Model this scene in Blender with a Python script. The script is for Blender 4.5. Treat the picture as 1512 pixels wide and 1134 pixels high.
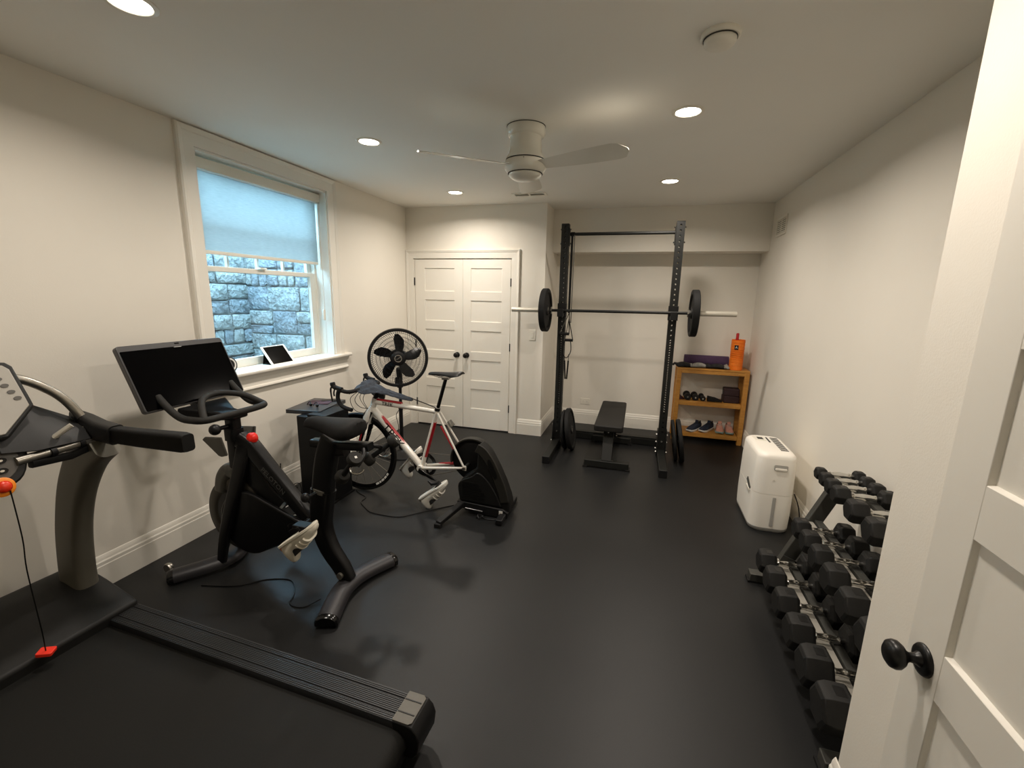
import bpy, bmesh, math, random
from mathutils import Vector, Matrix, Euler, noise

for _o in list(bpy.data.objects):
    bpy.data.objects.remove(_o, do_unlink=True)
SC = bpy.context.scene
COL = SC.collection
R = math.radians
random.seed(7)

# ------------------------------------------------------------------ camera
FPX, YAW, PITCH, ROLL, CAM_Z = 651.19, R(15.8664), R(11.3675), R(1.1961), 1.6317
_fw = Vector((-math.sin(YAW) * math.cos(PITCH), math.cos(YAW) * math.cos(PITCH), -math.sin(PITCH)))
_r = Vector((math.cos(YAW), math.sin(YAW), 0))
_u = _r.cross(_fw)
_r2 = _r * math.cos(ROLL) + _u * math.sin(ROLL)
_u2 = -_r * math.sin(ROLL) + _u * math.cos(ROLL)
cam_d = bpy.data.cameras.new('camera')
cam = bpy.data.objects.new('camera', cam_d)
COL.objects.link(cam)
cam.matrix_world = Matrix(((_r2.x, _u2.x, -_fw.x, 0), (_r2.y, _u2.y, -_fw.y, 0), (_r2.z, _u2.z, -_fw.z, CAM_Z), (0, 0, 0, 1)))
cam_d.sensor_fit = 'HORIZONTAL'
cam_d.sensor_width = 36.0
cam_d.lens = FPX / 1512 * 36.0
cam_d.clip_start = 0.02
SC.camera = cam

# ------------------------------------------------------------------ daylight, exposure
world = bpy.data.worlds.new('sky')
SC.world = world
world.use_nodes = True
_bg = world.node_tree.nodes['Background']
_bg.inputs['Color'].default_value = (0.42, 0.74, 1.0, 1)
_bg.inputs['Strength'].default_value = 27.0
LAMP_W = 17.0                       # watts of each recessed ceiling lamp
LAMP_COL = (1.0, 0.895, 0.785)
SC.view_settings.view_transform = 'Standard'
SC.view_settings.look = 'None'
SC.view_settings.gamma = 1.0
SC.view_settings.use_curve_mapping = False
SC.view_settings.exposure = 0.0
SC.cycles.use_denoising = True
SC.cycles.max_bounces = 10
SC.cycles.diffuse_bounces = 6
SC.cycles.transmission_bounces = 8
SC.cycles.transparent_max_bounces = 8
SC.cycles.sample_clamp_indirect = 6.0
SC.cycles.caustics_reflective = False
SC.cycles.caustics_refractive = False

# ------------------------------------------------------------------ room measures (metres, camera above the origin)
XL, XR, YB, XC, YA, YS, H, ZS = -2.75, 1.2405, 4.9254, -1.0466, 5.65, 5.326, 2.6155, 2.139
XE, YE, YN = 0.715, 1.40, -0.75      # entry nib wall, its corner, wall behind the camera

# ------------------------------------------------------------------ helpers
def srgb(h):
    h = h.lstrip('#')
    c = [int(h[i:i + 2], 16) / 255 for i in (0, 2, 4)]
    return tuple(x / 12.92 if x <= 0.04045 else ((x + 0.055) / 1.055) ** 2.4 for x in c) + (1.0,)

MATS = {}
def mat(name, col, rough=0.5, metal=0.0, var=0.0, vscale=8.0, bump=0.0, bscale=60.0, bdist=0.01, coat=0.0, emit=None, estr=0.0, spec=None, detail=3.0):
    """procedural principled material: colour variation + fine relief from noise"""
    m = bpy.data.materials.new(name); m.use_nodes = True
    nt = m.node_tree; b = nt.nodes['Principled BSDF']
    c = srgb(col) if isinstance(col, str) else tuple(col) + (1.0,)
    b.inputs['Base Color'].default_value = c
    b.inputs['Roughness'].default_value = rough
    b.inputs['Metallic'].default_value = metal
    if spec is not None: b.inputs['Specular IOR Level'].default_value = spec
    if coat: b.inputs['Coat Weight'].default_value = coat; b.inputs['Coat Roughness'].default_value = 0.08
    tc = nt.nodes.new('ShaderNodeTexCoord')
    if var:
        n = nt.nodes.new('ShaderNodeTexNoise'); n.inputs['Scale'].default_value = vscale; n.inputs['Detail'].default_value = detail
        nt.links.new(tc.outputs['Object'], n.inputs['Vector'])
        r = nt.nodes.new('ShaderNodeValToRGB')
        r.color_ramp.elements[0].position = 0.3; r.color_ramp.elements[1].position = 0.7
        r.color_ramp.elements[0].color = tuple(x * (1 - var) for x in c[:3]) + (1,)
        r.color_ramp.elements[1].color = tuple(min(1, x * (1 + var)) for x in c[:3]) + (1,)
        nt.links.new(n.outputs['Fac'], r.inputs['Fac']); nt.links.new(r.outputs['Color'], b.inputs['Base Color'])
    if bump:
        n2 = nt.nodes.new('ShaderNodeTexNoise'); n2.inputs['Scale'].default_value = bscale; n2.inputs['Detail'].default_value = 3
        nt.links.new(tc.outputs['Object'], n2.inputs['Vector'])
        bp = nt.nodes.new('ShaderNodeBump'); bp.inputs['Strength'].default_value = bump; bp.inputs['Distance'].default_value = bdist
        nt.links.new(n2.outputs['Fac'], bp.inputs['Height']); nt.links.new(bp.outputs['Normal'], b.inputs['Normal'])
    if emit is not None:
        b.inputs['Emission Color'].default_value = tuple(emit) + (1,); b.inputs['Emission Strength'].default_value = estr
    MATS[name] = m
    return m

def fillet(pts, rad, n=5, closed=False):
    """round the corners of a polyline"""
    P = [Vector(p) for p in pts]; out = []
    N = len(P)
    for i in range(N):
        if not closed and i in (0, N - 1): out.append(P[i]); continue
        a, b, c = P[i - 1], P[i], P[(i + 1) % N]
        r = rad[i] if isinstance(rad, (list, tuple)) else rad
        d1, d2 = (a - b), (c - b)
        r1 = min(r, d1.length * 0.49, d2.length * 0.49)
        p1, p2 = b + d1.normalized() * r1, b + d2.normalized() * r1
        for k in range(n + 1):
            t = k / n
            out.append(p1 * (1 - t) ** 2 + b * 2 * t * (1 - t) + p2 * t * t)
    return out

def spline(pts, n=8, closed=False):
    """Catmull-Rom curve through points (of any dimension)"""
    P = [Vector(p) for p in pts]; out = []; N = len(P)
    rng = range(N) if closed else range(N - 1)
    for i in rng:
        if closed: p0, p1, p2, p3 = P[i - 1], P[i], P[(i + 1) % N], P[(i + 2) % N]
        else: p0, p1, p2, p3 = P[max(i - 1, 0)], P[i], P[i + 1], P[min(i + 2, N - 1)]
        for k in range(n):
            t = k / n
            out.append(0.5 * ((2 * p1) + (p2 - p0) * t + (2 * p0 - 5 * p1 + 4 * p2 - p3) * t * t + (3 * p1 - p0 - 3 * p2 + p3) * t ** 3))
    if not closed: out.append(P[-1])
    return out

def frame_to(p, z, x=None):
    """matrix at p whose local Z is z"""
    z = Vector(z).normalized()
    x = Vector(x) if x is not None else (Vector((0, 0, 1)).cross(z) if abs(z.z) < 0.95 else Vector((1, 0, 0)))
    x = (x - z * x.dot(z)).normalized(); y = z.cross(x)
    return Matrix(((x.x, y.x, z.x, p[0]), (x.y, y.y, z.y, p[1]), (x.z, y.z, z.z, p[2]), (0, 0, 0, 1)))

class MB:
    """collects shapes into one mesh"""
    def __init__(s, M=None):
        s.v = []; s.f = []; s.M = M or Matrix()
    def add(s, vs, fs, M=None):
        T = s.M @ M if M is not None else s.M
        o = len(s.v)
        s.v += [T @ Vector(p) for p in vs]
        s.f += [tuple(i + o for i in f) for f in fs]
        return s
    def box(s, lo, hi, M=None):
        (a, b, c), (d, e, f) = lo, hi
        return s.add([(a, b, c), (d, b, c), (d, e, c), (a, e, c), (a, b, f), (d, b, f), (d, e, f), (a, e, f)],
                     [(0, 3, 2, 1), (4, 5, 6, 7), (0, 1, 5, 4), (1, 2, 6, 5), (2, 3, 7, 6), (3, 0, 4, 7)], M)
    def beam(s, p0, p1, w, h, up=(0, 0, 1), w1=None, h1=None):
        p0, p1 = Vector(p0), Vector(p1); d = (p1 - p0).normalized(); up = Vector(up)
        x = d.cross(up).normalized(); y = x.cross(d).normalized()
        w1 = w if w1 is None else w1; h1 = h if h1 is None else h1
        vs = []
        for p, ww, hh in ((p0, w, h), (p1, w1, h1)):
            for a, b in ((-1, -1), (1, -1), (1, 1), (-1, 1)): vs.append(p + x * a * ww / 2 + y * b * hh / 2)
        return s.add(vs, [(3, 2, 1, 0), (4, 5, 6, 7), (0, 1, 5, 4), (1, 2, 6, 5), (2, 3, 7, 6), (3, 0, 4, 7)])
    def loft(s, rings, caps=True, closed=False, M=None, loop=True):
        n = len(rings[0]); vs = [p for r in rings for p in r]; fs = []
        m = len(rings)
        for i in range(m if closed else m - 1):
            a, b = i * n, ((i + 1) % m) * n
            for k in range(n if loop else n - 1):
                fs.append((a + k, a + (k + 1) % n, b + (k + 1) % n, b + k))
        if caps and not closed and loop:
            fs.append(tuple(range(n - 1, -1, -1))); fs.append(tuple(range((m - 1) * n, m * n)))
        return s.add(vs, fs, M)
    def sweep(s, pts, sec, closed=False, up=None, scale=None):
        """sweep a 2D section [(a, b)] along points"""
        P = [Vector(p) for p in pts]; N = len(P); rings = []
        def tan(i):
            if closed: return (P[(i + 1) % N] - P[i - 1]).normalized()
            return (P[min(i + 1, N - 1)] - P[max(i - 1, 0)]).normalized()
        t = tan(0)
        x = (Vector(up) if up is not None else (Vector((0, 0, 1)) if abs(t.z) < 0.9 else Vector((1, 0, 0))))
        x = (x - t * x.dot(t)).normalized()
        for i in range(N):
            t = tan(i)
            if up is not None: x = Vector(up)
            x = (x - t * x.dot(t))
            x = x.normalized() if x.length > 1e-6 else t.orthogonal().normalized()
            y = t.cross(x)
            k = 1.0 if scale is None else scale[i]
            ka, kb = k if isinstance(k, tuple) else (k, k)
            rings.append([P[i] + y * a * ka + x * b * kb for a, b in sec])
        return s.loft(rings, True, closed)
    def tube(s, pts, r, seg=8, closed=False):
        N = len(pts)
        sec = [(math.cos(2 * math.pi * k / seg), math.sin(2 * math.pi * k / seg)) for k in range(seg)]
        rr = r if isinstance(r, (list, tuple)) else [r] * N
        return s.sweep(pts, sec, closed, None, list(rr))
    def cyl(s, p0, p1, r0, r1=None, seg=16):
        return s.tube([p0, p1], [r0, r0 if r1 is None else r1], seg)
    def lathe(s, prof, M=None, seg=24, a0=0.0, a1=2 * math.pi):
        """profile [(r, z)] about local Z"""
        rings = []; full = abs(a1 - a0) > 6.28
        n = seg if full else seg + 1
        for k in range(n):
            t = a0 + (a1 - a0) * k / seg
            rings.append([(r * math.cos(t), r * math.sin(t), z) for r, z in prof])
        m = len(prof); vs = [p for q in rings for p in q]; fs = []
        for k in range(n if full else n - 1):
            a, b = k * m, ((k + 1) % n) * m
            for i in range(m - 1): fs.append((a + i, b + i, b + i + 1, a + i + 1))
        return s.add(vs, fs, M)
    def prism(s, poly, z0, z1, M=None):
        n = len(poly)
        vs = [(p[0], p[1], z0) for p in poly] + [(p[0], p[1], z1) for p in poly]
        fs = [tuple(range(n - 1, -1, -1)), tuple(range(n, 2 * n))] + [(k, (k + 1) % n, n + (k + 1) % n, n + k) for k in range(n)]
        return s.add(vs, fs, M)
    def ball(s, c, r, seg=16, rings=10, M=None):
        rx, ry, rz = (r, r, r) if not isinstance(r, (tuple, list)) else r
        prof = [(math.sin(math.pi * i / rings), -math.cos(math.pi * i / rings)) for i in range(rings + 1)]
        T = (M or Matrix()) @ Matrix.Translation(c) @ Matrix.Diagonal((rx, ry, rz, 1))
        return s.lathe(prof, T, seg)
    def build(s, name, m, parent=None, smooth=35, bevel=0.0, bseg=2, subsurf=0):
        me = bpy.data.meshes.new(name)
        base = WORLD.get(parent, Vector((0, 0, 0))) if parent is not None else Vector((0, 0, 0))
        lo = Vector([min(p[i] for p in s.v) for i in range(3)]); hi = Vector([max(p[i] for p in s.v) for i in range(3)])
        c = (lo + hi) / 2
        if parent is None: c.z = lo.z
        me.from_pydata([p - c for p in s.v], [], s.f)
        bm = bmesh.new(); bm.from_mesh(me)
        bmesh.ops.remove_doubles(bm, verts=bm.verts, dist=1e-6)
        bmesh.ops.recalc_face_normals(bm, faces=bm.faces)
        bm.to_mesh(me); bm.free()
        me.materials.append(MATS[m] if isinstance(m, str) else m)
        me.polygons.foreach_set('use_smooth', [True] * len(me.polygons))
        if smooth < 180: me.set_sharp_from_angle(angle=R(smooth))
        o = bpy.data.objects.new(name, me); COL.objects.link(o)
        o.location = c - base
        if parent is not None: o.parent = parent
        WORLD[o] = c.copy()
        if bevel:
            bv = o.modifiers.new('edge', 'BEVEL'); bv.width = bevel; bv.segments = bseg; bv.limit_method = 'ANGLE'; bv.angle_limit = R(40)
            bv.harden_normals = False
        if subsurf:
            ss = o.modifiers.new('round', 'SUBSURF'); ss.levels = subsurf; ss.render_levels = subsurf
        return o

WORLD = {}
def tag(o, label=None, cat=None, group=None, kind=None):
    if label: o['label'] = label
    if cat: o['category'] = cat
    if group: o['group'] = group
    if kind: o['kind'] = kind
    return o
def thing(name, label, cat, loc, group=None):
    o = bpy.data.objects.new(name, None); COL.objects.link(o)
    o.location = loc; o.empty_display_size = 0.05
    WORLD[o] = Vector(loc)
    return tag(o, label, cat, group)
def text_mesh(txt, size, depth=0.0004):
    """flat lettering as mesh data (verts, faces) in local XY, centred"""
    cu = bpy.data.curves.new('letters', 'FONT'); cu.body = txt; cu.size = size; cu.extrude = depth
    cu.align_x = 'CENTER'; cu.align_y = 'CENTER'; cu.resolution_u = 2
    ob = bpy.data.objects.new('letters', cu); COL.objects.link(ob)
    bpy.context.view_layer.update()
    me = bpy.data.meshes.new_from_object(ob.evaluated_get(bpy.context.evaluated_depsgraph_get()))
    vs = [tuple(v.co) for v in me.vertices]; fs = [tuple(p.vertices) for p in me.polygons]
    bpy.data.objects.remove(ob, do_unlink=True); bpy.data.meshes.remove(me); bpy.data.curves.remove(cu)
    return vs, fs
def circle2(r, n=16, ry=None):
    return [(r * math.cos(2 * math.pi * k / n), (ry or r) * math.sin(2 * math.pi * k / n)) for k in range(n)]
def rrect(w, h, r, n=4):
    """rounded rectangle outline centred on 0"""
    out = []
    for cx, cy, a in ((w / 2 - r, h / 2 - r, 0), (-w / 2 + r, h / 2 - r, 90), (-w / 2 + r, -h / 2 + r, 180), (w / 2 - r, -h / 2 + r, 270)):
        for k in range(n + 1):
            t = R(a + 90 * k / n); out.append((cx + r * math.cos(t), cy + r * math.sin(t)))
    return out
def axes(o, x, y, z):
    """matrix with origin o and given local axes"""
    x, y, z = Vector(x), Vector(y), Vector(z)
    return Matrix(((x.x, y.x, z.x, o[0]), (x.y, y.y, z.y, o[1]), (x.z, y.z, z.z, o[2]), (0, 0, 0, 1)))
XZ = lambda y=0.0: axes((0, y, 0), (1, 0, 0), (0, 0, 1), (0, -1, 0))     # local XY drawn in world XZ, local Z towards -Y
YZ = lambda x=0.0: axes((x, 0, 0), (0, 1, 0), (0, 0, 1), (1, 0, 0))      # local XY drawn in world YZ, local Z towards +X

# ------------------------------------------------------------------ materials
mat('wall_paint', '#e3ded3', 0.75, var=0.015, vscale=2.0, bump=0.04, bscale=180)
mat('ceiling_paint', '#ebe9e2', 0.9, var=0.01, vscale=2.0, bump=0.03, bscale=160)
mat('trim_paint', '#e6e2d8', 0.38, var=0.01, vscale=3)
mat('door_paint', '#e6e2d8', 0.42, var=0.012, vscale=3, bump=0.01, bscale=90)
mat('white_plastic', '#e6e2d6', 0.35, var=0.01)
mat('fan_white', '#e4e2d8', 0.22, var=0.01)
mat('black_gloss', '#0c0c0d', 0.18, var=0.05, spec=0.4)
mat('black_satin', '#131314', 0.42, var=0.08, vscale=20, spec=0.3)
mat('black_matte', '#0a0a0a', 0.62, var=0.1, vscale=30, spec=0.2)
mat('black_plastic', '#121213', 0.5, var=0.06, vscale=30, bump=0.02, bscale=300, spec=0.28)
mat('bronze_black', '#0e0d0d', 0.34, var=0.1, vscale=15, spec=0.35)
mat('rubber_black', '#141414', 0.7, var=0.12, vscale=40, bump=0.05, bscale=250, spec=0.25)
mat('rubber_grey', '#252422', 0.68, var=0.1, vscale=40, bump=0.05, bscale=250, spec=0.25)
mat('rack_steel', '#181917', 0.5, var=0.06, vscale=25, bump=0.02, bscale=400, spec=0.3)
mat('chrome', '#c9c8c4', 0.16, 1.0, var=0.03)
mat('steel_brushed', '#b4afa6', 0.3, 1.0, var=0.06, vscale=30)
mat('grey_metal', '#6a675f', 0.42, 0.5, var=0.05)
mat('light_metal', '#cfcabd', 0.3, 0.35, var=0.03)
mat('screen_glass', '#020203', 0.12, var=0.0, spec=0.12)
mat('cream_shoe', '#e2dccc', 0.5, var=0.03, vscale=14)
MATS['trim_paint'].use_fake_user = True

# ================================================================== the room shell
def floor_material():
    m = bpy.data.materials.new('rubber_floor'); m.use_nodes = True
    nt = m.node_tree; b = nt.nodes['Principled BSDF']
    tc = nt.nodes.new('ShaderNodeTexCoord')
    big = nt.nodes.new('ShaderNodeTexNoise'); big.inputs['Scale'].default_value = 1.3; big.inputs['Detail'].default_value = 4
    fine = nt.nodes.new('ShaderNodeTexNoise'); fine.inputs['Scale'].default_value = 260; fine.inputs['Detail'].default_value = 2
    dust = nt.nodes.new('ShaderNodeTexVoronoi'); dust.inputs['Scale'].default_value = 5.5
    for n in (big, fine, dust): nt.links.new(tc.outputs['Object'], n.inputs['Vector'])
    r1 = nt.nodes.new('ShaderNodeValToRGB')
    r1.color_ramp.elements[0].position = 0.3; r1.color_ramp.elements[1].position = 0.72
    r1.color_ramp.elements[0].color = (0.0070, 0.0073, 0.0076, 1); r1.color_ramp.elements[1].color = (0.0130, 0.0134, 0.0138, 1)
    nt.links.new(big.outputs['Fac'], r1.inputs['Fac'])
    r2 = nt.nodes.new('ShaderNodeValToRGB')                      # lint specks
    r2.color_ramp.elements[0].position = 0.006; r2.color_ramp.elements[0].color = (1, 1, 1, 1)
    r2.color_ramp.elements[1].position = 0.012; r2.color_ramp.elements[1].color = (0, 0, 0, 1)
    nt.links.new(dust.outputs['Distance'], r2.inputs['Fac'])
    mx = nt.nodes.new('ShaderNodeMix'); mx.data_type = 'RGBA'
    nt.links.new(r2.outputs['Color'], mx.inputs[0]); nt.links.new(r1.outputs['Color'], mx.inputs[6]); mx.inputs[7].default_value = (0.12, 0.115, 0.10, 1)
    nt.links.new(mx.outputs[2], b.inputs['Base Color'])
    b.inputs['Roughness'].default_value = 0.43; b.inputs['Specular IOR Level'].default_value = 0.31
    bp = nt.nodes.new('ShaderNodeBump'); bp.inputs['Strength'].default_value = 0.22; bp.inputs['Distance'].default_value = 0.002
    nt.links.new(fine.outputs['Fac'], bp.inputs['Height']); nt.links.new(bp.outputs['Normal'], b.inputs['Normal'])
    MATS['rubber_floor'] = m
floor_material()

def struct(mb, name, m, label, parent=None, **k):
    o = mb.build(name, m, parent, **k)
    return tag(o, label, None, None, 'structure')

T = 0.14
struct(MB().box((XL - 0.25, YN - T, -0.12), (XR + T, YA + T, 0.0)), 'floor', 'rubber_floor', 'black rolled rubber gym floor')
struct(MB().box((XL - 0.25, YN - T, H), (XR + T, YA + T, H + 0.15)), 'ceiling', 'ceiling_paint', 'flat off-white painted ceiling')
WY0, WY1, WZ0, WZ1 = 2.30, 3.525, 1.02, 2.495          # window opening
TW = 0.25
w = MB()
w.box((XL - TW, YN - T, 0), (XL, WY0, H)); w.box((XL - TW, WY1, 0), (XL, YA + T, H))
w.box((XL - TW, WY0, 0), (XL, WY1, WZ0)); w.box((XL - TW, WY0, WZ1), (XL, WY1, H))
struct(w, 'wall_left', 'wall_paint', 'cream wall with the window')
w = MB(); w.box((XL, YB, 2.045), (XC, YB + T, H)); w.box((-1.42, YB, 0), (XC, YB + T, 2.045)); w.box((XL, YB, 0), (-2.655, YB + T, 2.045))
struct(w, 'wall_back', 'wall_paint', 'cream wall around the closet doors')
struct(MB().box((XC - T, YB + T, 0), (XC, YA, H)), 'wall_return', 'wall_paint', 'short cream wall at the side of the rack alcove')
struct(MB().box((XL, YA, 0), (XR + T, YA + T, H)), 'wall_alcove', 'wall_paint', 'cream wall behind the squat rack')
struct(MB().box((XC, YS, ZS), (XR, YA, H)), 'wall_soffit', 'wall_paint', 'boxed soffit under the ceiling above the squat rack')
struct(MB().box((XR, YE - T, 0), (XR + T, YA, H)), 'wall_right', 'wall_paint', 'plain cream wall beside the dumbbell rack')
w = MB(); w.box((XE, YN, 0), (XR, YE, H))
struct(w, 'wall_entry', 'wall_paint', 'cream wall end behind the open door')
w = MB(); w.box((XL, YN - T, 0), (XE, YN, H)); w.box((0.665, 0.0, 0), (XE, 0.13, H))
struct(w, 'wall_near', 'wall_paint', 'cream wall behind the viewer')

BASE = [(0, 0), (0.017, 0), (0.017, 0.128), (0.0145, 0.132), (0.0145, 0.150), (0.010, 0.158), (0.0085, 0.172), (0.003, 0.184), (0, 0.187)]
def baseboard(name, p0, p1, n, label):
    """p0 -> p1 along a wall, n = direction into the room"""
    p0, p1, n = Vector(p0), Vector(p1), Vector(n)
    vs = [(p + n * a + Vector((0, 0, z))) for p in (p0, p1) for a, z in BASE]
    k = len(BASE)
    mb = MB().loft([vs[:k], vs[k:]])
    return struct(mb, name, 'trim_paint', label, smooth=20)
baseboard('baseboard_left', (XL, YN, 0), (XL, YB, 0), (1, 0, 0), 'white moulded baseboard under the window')
baseboard('baseboard_back', (-1.331, YB, 0), (XC + 0.017, YB, 0), (0, -1, 0), 'short white baseboard right of the closet doors')
baseboard('baseboard_return', (XC, YB, 0), (XC, YA, 0), (1, 0, 0), 'white baseboard on the side of the alcove')
baseboard('baseboard_alcove', (XC, YA, 0), (XR, YA, 0), (0, -1, 0), 'white baseboard behind the squat rack')
baseboard('baseboard_right', (XR, YE, 0), (XR, YA, 0), (-1, 0, 0), 'white baseboard behind the dehumidifier and dumbbells')
baseboard('baseboard_entry', (XE, 0.13, 0), (XE, YE + 0.017, 0), (-1, 0, 0), 'white baseboard behind the open door')
baseboard('baseboard_corner', (XE, YE, 0), (XR, YE, 0), (0, 1, 0), 'white baseboard on the end of the entry wall')
baseboard('baseboard_near', (XL, YN, 0), (XE, YN, 0), (0, 1, 0), 'white baseboard behind the viewer')

# ---- closet door casing
CAS = [(0, 0), (0.0, 0.016), (0.062, 0.019), (0.068, 0.024), (0.078, 0.026), (0.088, 0.03), (0.095, 0.022), (0.095, 0)]   # (across from the opening outwards, proud)
def casing(mb, p0, p1, out, nrm):
    p0, p1, out, nrm = map(Vector, (p0, p1, out, nrm))
    # mitred: shift ends along the piece by the across distance at mitre ends
    return [[p + out * a + nrm * b for a, b in CAS] for p in (p0, p1)]
def casing_set(name, x0, x1, ztop, y, zbot, label, sill=False):
    mb = MB(); nrm = Vector((0, -1, 0))
    def pt(x, z, dx, dz): return [Vector((x + dx * a, y - b, z + dz * a)) for a, b in CAS]
    mb.loft([pt(x0, zbot, -1, 0), pt(x0, ztop, -1, 1)]); mb.loft([pt(x0, ztop, -1, 1), pt(x1, ztop, 1, 1)]); mb.loft([pt(x1, ztop, 1, 1), pt(x1, zbot, 1, 0)])
    return struct(mb, name, 'trim_paint', label, smooth=25)
casing_set('trim_1', -2.655, -1.426, 2.04, YB, 0.0, 'white moulded casing around the double closet doors')
j = MB(); j.box((-2.655, YB - 0.002, 0), (-2.645, YB + 0.1, 2.05)); j.box((-1.436, YB - 0.002, 0), (-1.426, YB + 0.1, 2.05)); j.box((-2.655, YB - 0.002, 2.033), (-1.426, YB + 0.1, 2.045))
struct(j, 'trim_2', 'trim_paint', 'white door jamb lining the closet opening')

def panel_door(name, label, M, W, Hh, stl, str_, flip_knob, knobs, th=0.035, hinge_side=-1, hinges=True):
    """five-panel door in a local frame: X across (0..W), Y up, Z out of the face"""
    zs = [(0.245, 0.490), (0.595, 0.842), (0.945, 1.196), (1.302, 1.548), (1.650, 1.915)]
    f = MB(M)
    f.box((0, 0, -th), (stl, Hh, 0)); f.box((W - str_, 0, -th), (W, Hh, 0))
    edges = [0] + [z for p in zs for z in p] + [Hh]
    for k in range(0, len(edges), 2): f.box((stl, edges[k], -th), (W - str_, edges[k + 1], 0))
    d = struct(f, name, 'door_paint', label, smooth=20, bevel=0.0012, bseg=1)
    x0, x1 = stl, W - str_
    for a, b in zs:
        p = MB(M); i1, i2 = 0.004, 0.016
        r0 = [(x0, a, -0.001), (x1, a, -0.001), (x1, b, -0.001), (x0, b, -0.001)]
        r1 = [(x0 + i1, a + i1, -0.010), (x1 - i1, a + i1, -0.010), (x1 - i1, b - i1, -0.010), (x0 + i1, b - i1, -0.010)]
        r2 = [(x0, a, -th + 0.002), (x1, a, -th + 0.002), (x1, b, -th + 0.002), (x0, b, -th + 0.002)]
        p.loft([r2, r0, r1])
        p.build('panel', 'door_paint', d, smooth=20)
    for kx, kz in knobs:
        K = M @ Matrix.Translation((kx, kz, 0))
        ro = MB(K).lathe([(0, 0), (0.033, 0), (0.033, 0.003), (0.030, 0.007), (0.022, 0.009), (0.0, 0.009)], seg=28).build('knob_rosette', 'bronze_black', d, smooth=40)
        MB(K).lathe([(0.0, 0.008), (0.016, 0.009), (0.011, 0.016), (0.0095, 0.026), (0.013, 0.032), (0.022, 0.038), (0.0285, 0.046), (0.0295, 0.053), (0.0265, 0.061), (0.018, 0.067), (0.0, 0.069)], seg=28).build('knob', 'bronze_black', ro, smooth=60)
    if hinges:
        hx = -0.004 if hinge_side < 0 else W + 0.004
        for hz in (0.28, 1.02, 1.76):
            MB(M).cyl((hx, hz - 0.045, 0.004), (hx, hz + 0.045, 0.004), 0.0065, seg=10).build('hinge', 'bronze_black', d)
    return d
panel_door('door_1', 'left leaf of the white five-panel closet doors', axes((-2.641, YB - 0.002, 0.013), (1, 0, 0), (0, 0, 1), (0, -1, 0)), 0.616, 2.015, 0.128, 0.105, False, [(0.545, 0.90)], hinge_side=-1)
panel_door('door_2', 'right leaf of the white five-panel closet doors', axes((-2.022, YB - 0.002, 0.013), (1, 0, 0), (0, 0, 1), (0, -1, 0)), 0.582, 2.015, 0.098, 0.104, False, [(0.048, 0.90)], hinge_side=1)
# open entry door: face towards -X, free edge far from the viewer
panel_door('door_3', 'white five-panel door standing open at the right', axes((0.62, 1.055, 0.012), (0, -1, 0), (0, 0, 1), (-1, 0, 0)), 0.915, 2.02, 0.105, 0.105, False, [(0.057, 0.893)], th=0.038, hinge_side=1, hinges=False)

# ---- window
win = thing('window_1', 'white double-hung window with stone window well behind it', None, (XL, 2.91, 1.0)); win['kind'] = 'structure'
XS = -2.915                                               # plane of the lower sash
cs = MB()
def wpt(y, z, dy, dz): return [Vector((XL + b, y + dy * a * 1.18, z + dz * a * 1.18)) for a, b in CAS]
cs.loft([wpt(WY0, 1.05, -1, 0), wpt(WY0, 2.497, -1, 1)]); cs.loft([wpt(WY0, 2.497, -1, 1), wpt(WY1, 2.497, 1, 1)]); cs.loft([wpt(WY1, 2.497, 1, 1), wpt(WY1, 1.05, 1, 0)])
cs.build('window_casing', 'trim_paint', win, smooth=25)
jb = MB(); jb.box((XS - 0.06, WY0, 1.03), (XL + 0.004, WY0 + 0.012, WZ1)); jb.box((XS - 0.06, WY1 - 0.012, 1.03), (XL + 0.004, WY1, WZ1)); jb.box((XS - 0.06, WY0, WZ1 - 0.012), (XL + 0.004, WY1, WZ1))
jb.box((XS - 0.028, WY1 - 0.03, 1.03), (XS + 0.02, WY1 - 0.012, WZ1)); jb.box((XS - 0.028, WY0 + 0.012, 1.03), (XS + 0.02, WY0 + 0.03, WZ1))
jb.box((XL - 0.085, WY1 - 0.016, 1.05), (XL - 0.07, WY1 - 0.012, 2.4))
jb.build('window_jamb', 'trim_paint', win, smooth=20)
st = MB(); st.box((XS - 0.08, WY0, 1.02), (XL, WY1, 1.05)); st.prism([(XL - 0.001, 1.018), (XL + 0.045, 1.018), (XL + 0.053, 1.025), (XL + 0.055, 1.034), (XL + 0.053, 1.043), (XL + 0.045, 1.05), (XL - 0.001, 1.05)], 2.17, 3.715, axes((0, 0, 0), (1, 0, 0), (0, 0, 1), (0, 1, 0)))
st.prism([(XL, 0.985), (XL + 0.018, 0.985), (XL + 0.034, 1.018), (XL, 1.018)], 2.185, 3.70, axes((0, 0, 0), (1, 0, 0), (0, 0, 1), (0, 1, 0)))
st.build('window_sill', 'trim_paint', win, smooth=25, bevel=0.002, bseg=1)
ap = MB(); ap.prism([(XL, 0.905), (XL + 0.022, 0.905), (XL + 0.026, 0.913), (XL + 0.022, 0.925), (XL + 0.013, 0.93), (XL + 0.013, 0.985), (XL, 0.985)], 2.19, 3.69, axes((0, 0, 0), (1, 0, 0), (0, 0, 1), (0, 1, 0)))
ap.build('window_apron', 'trim_paint', win, smooth=25)
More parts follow.
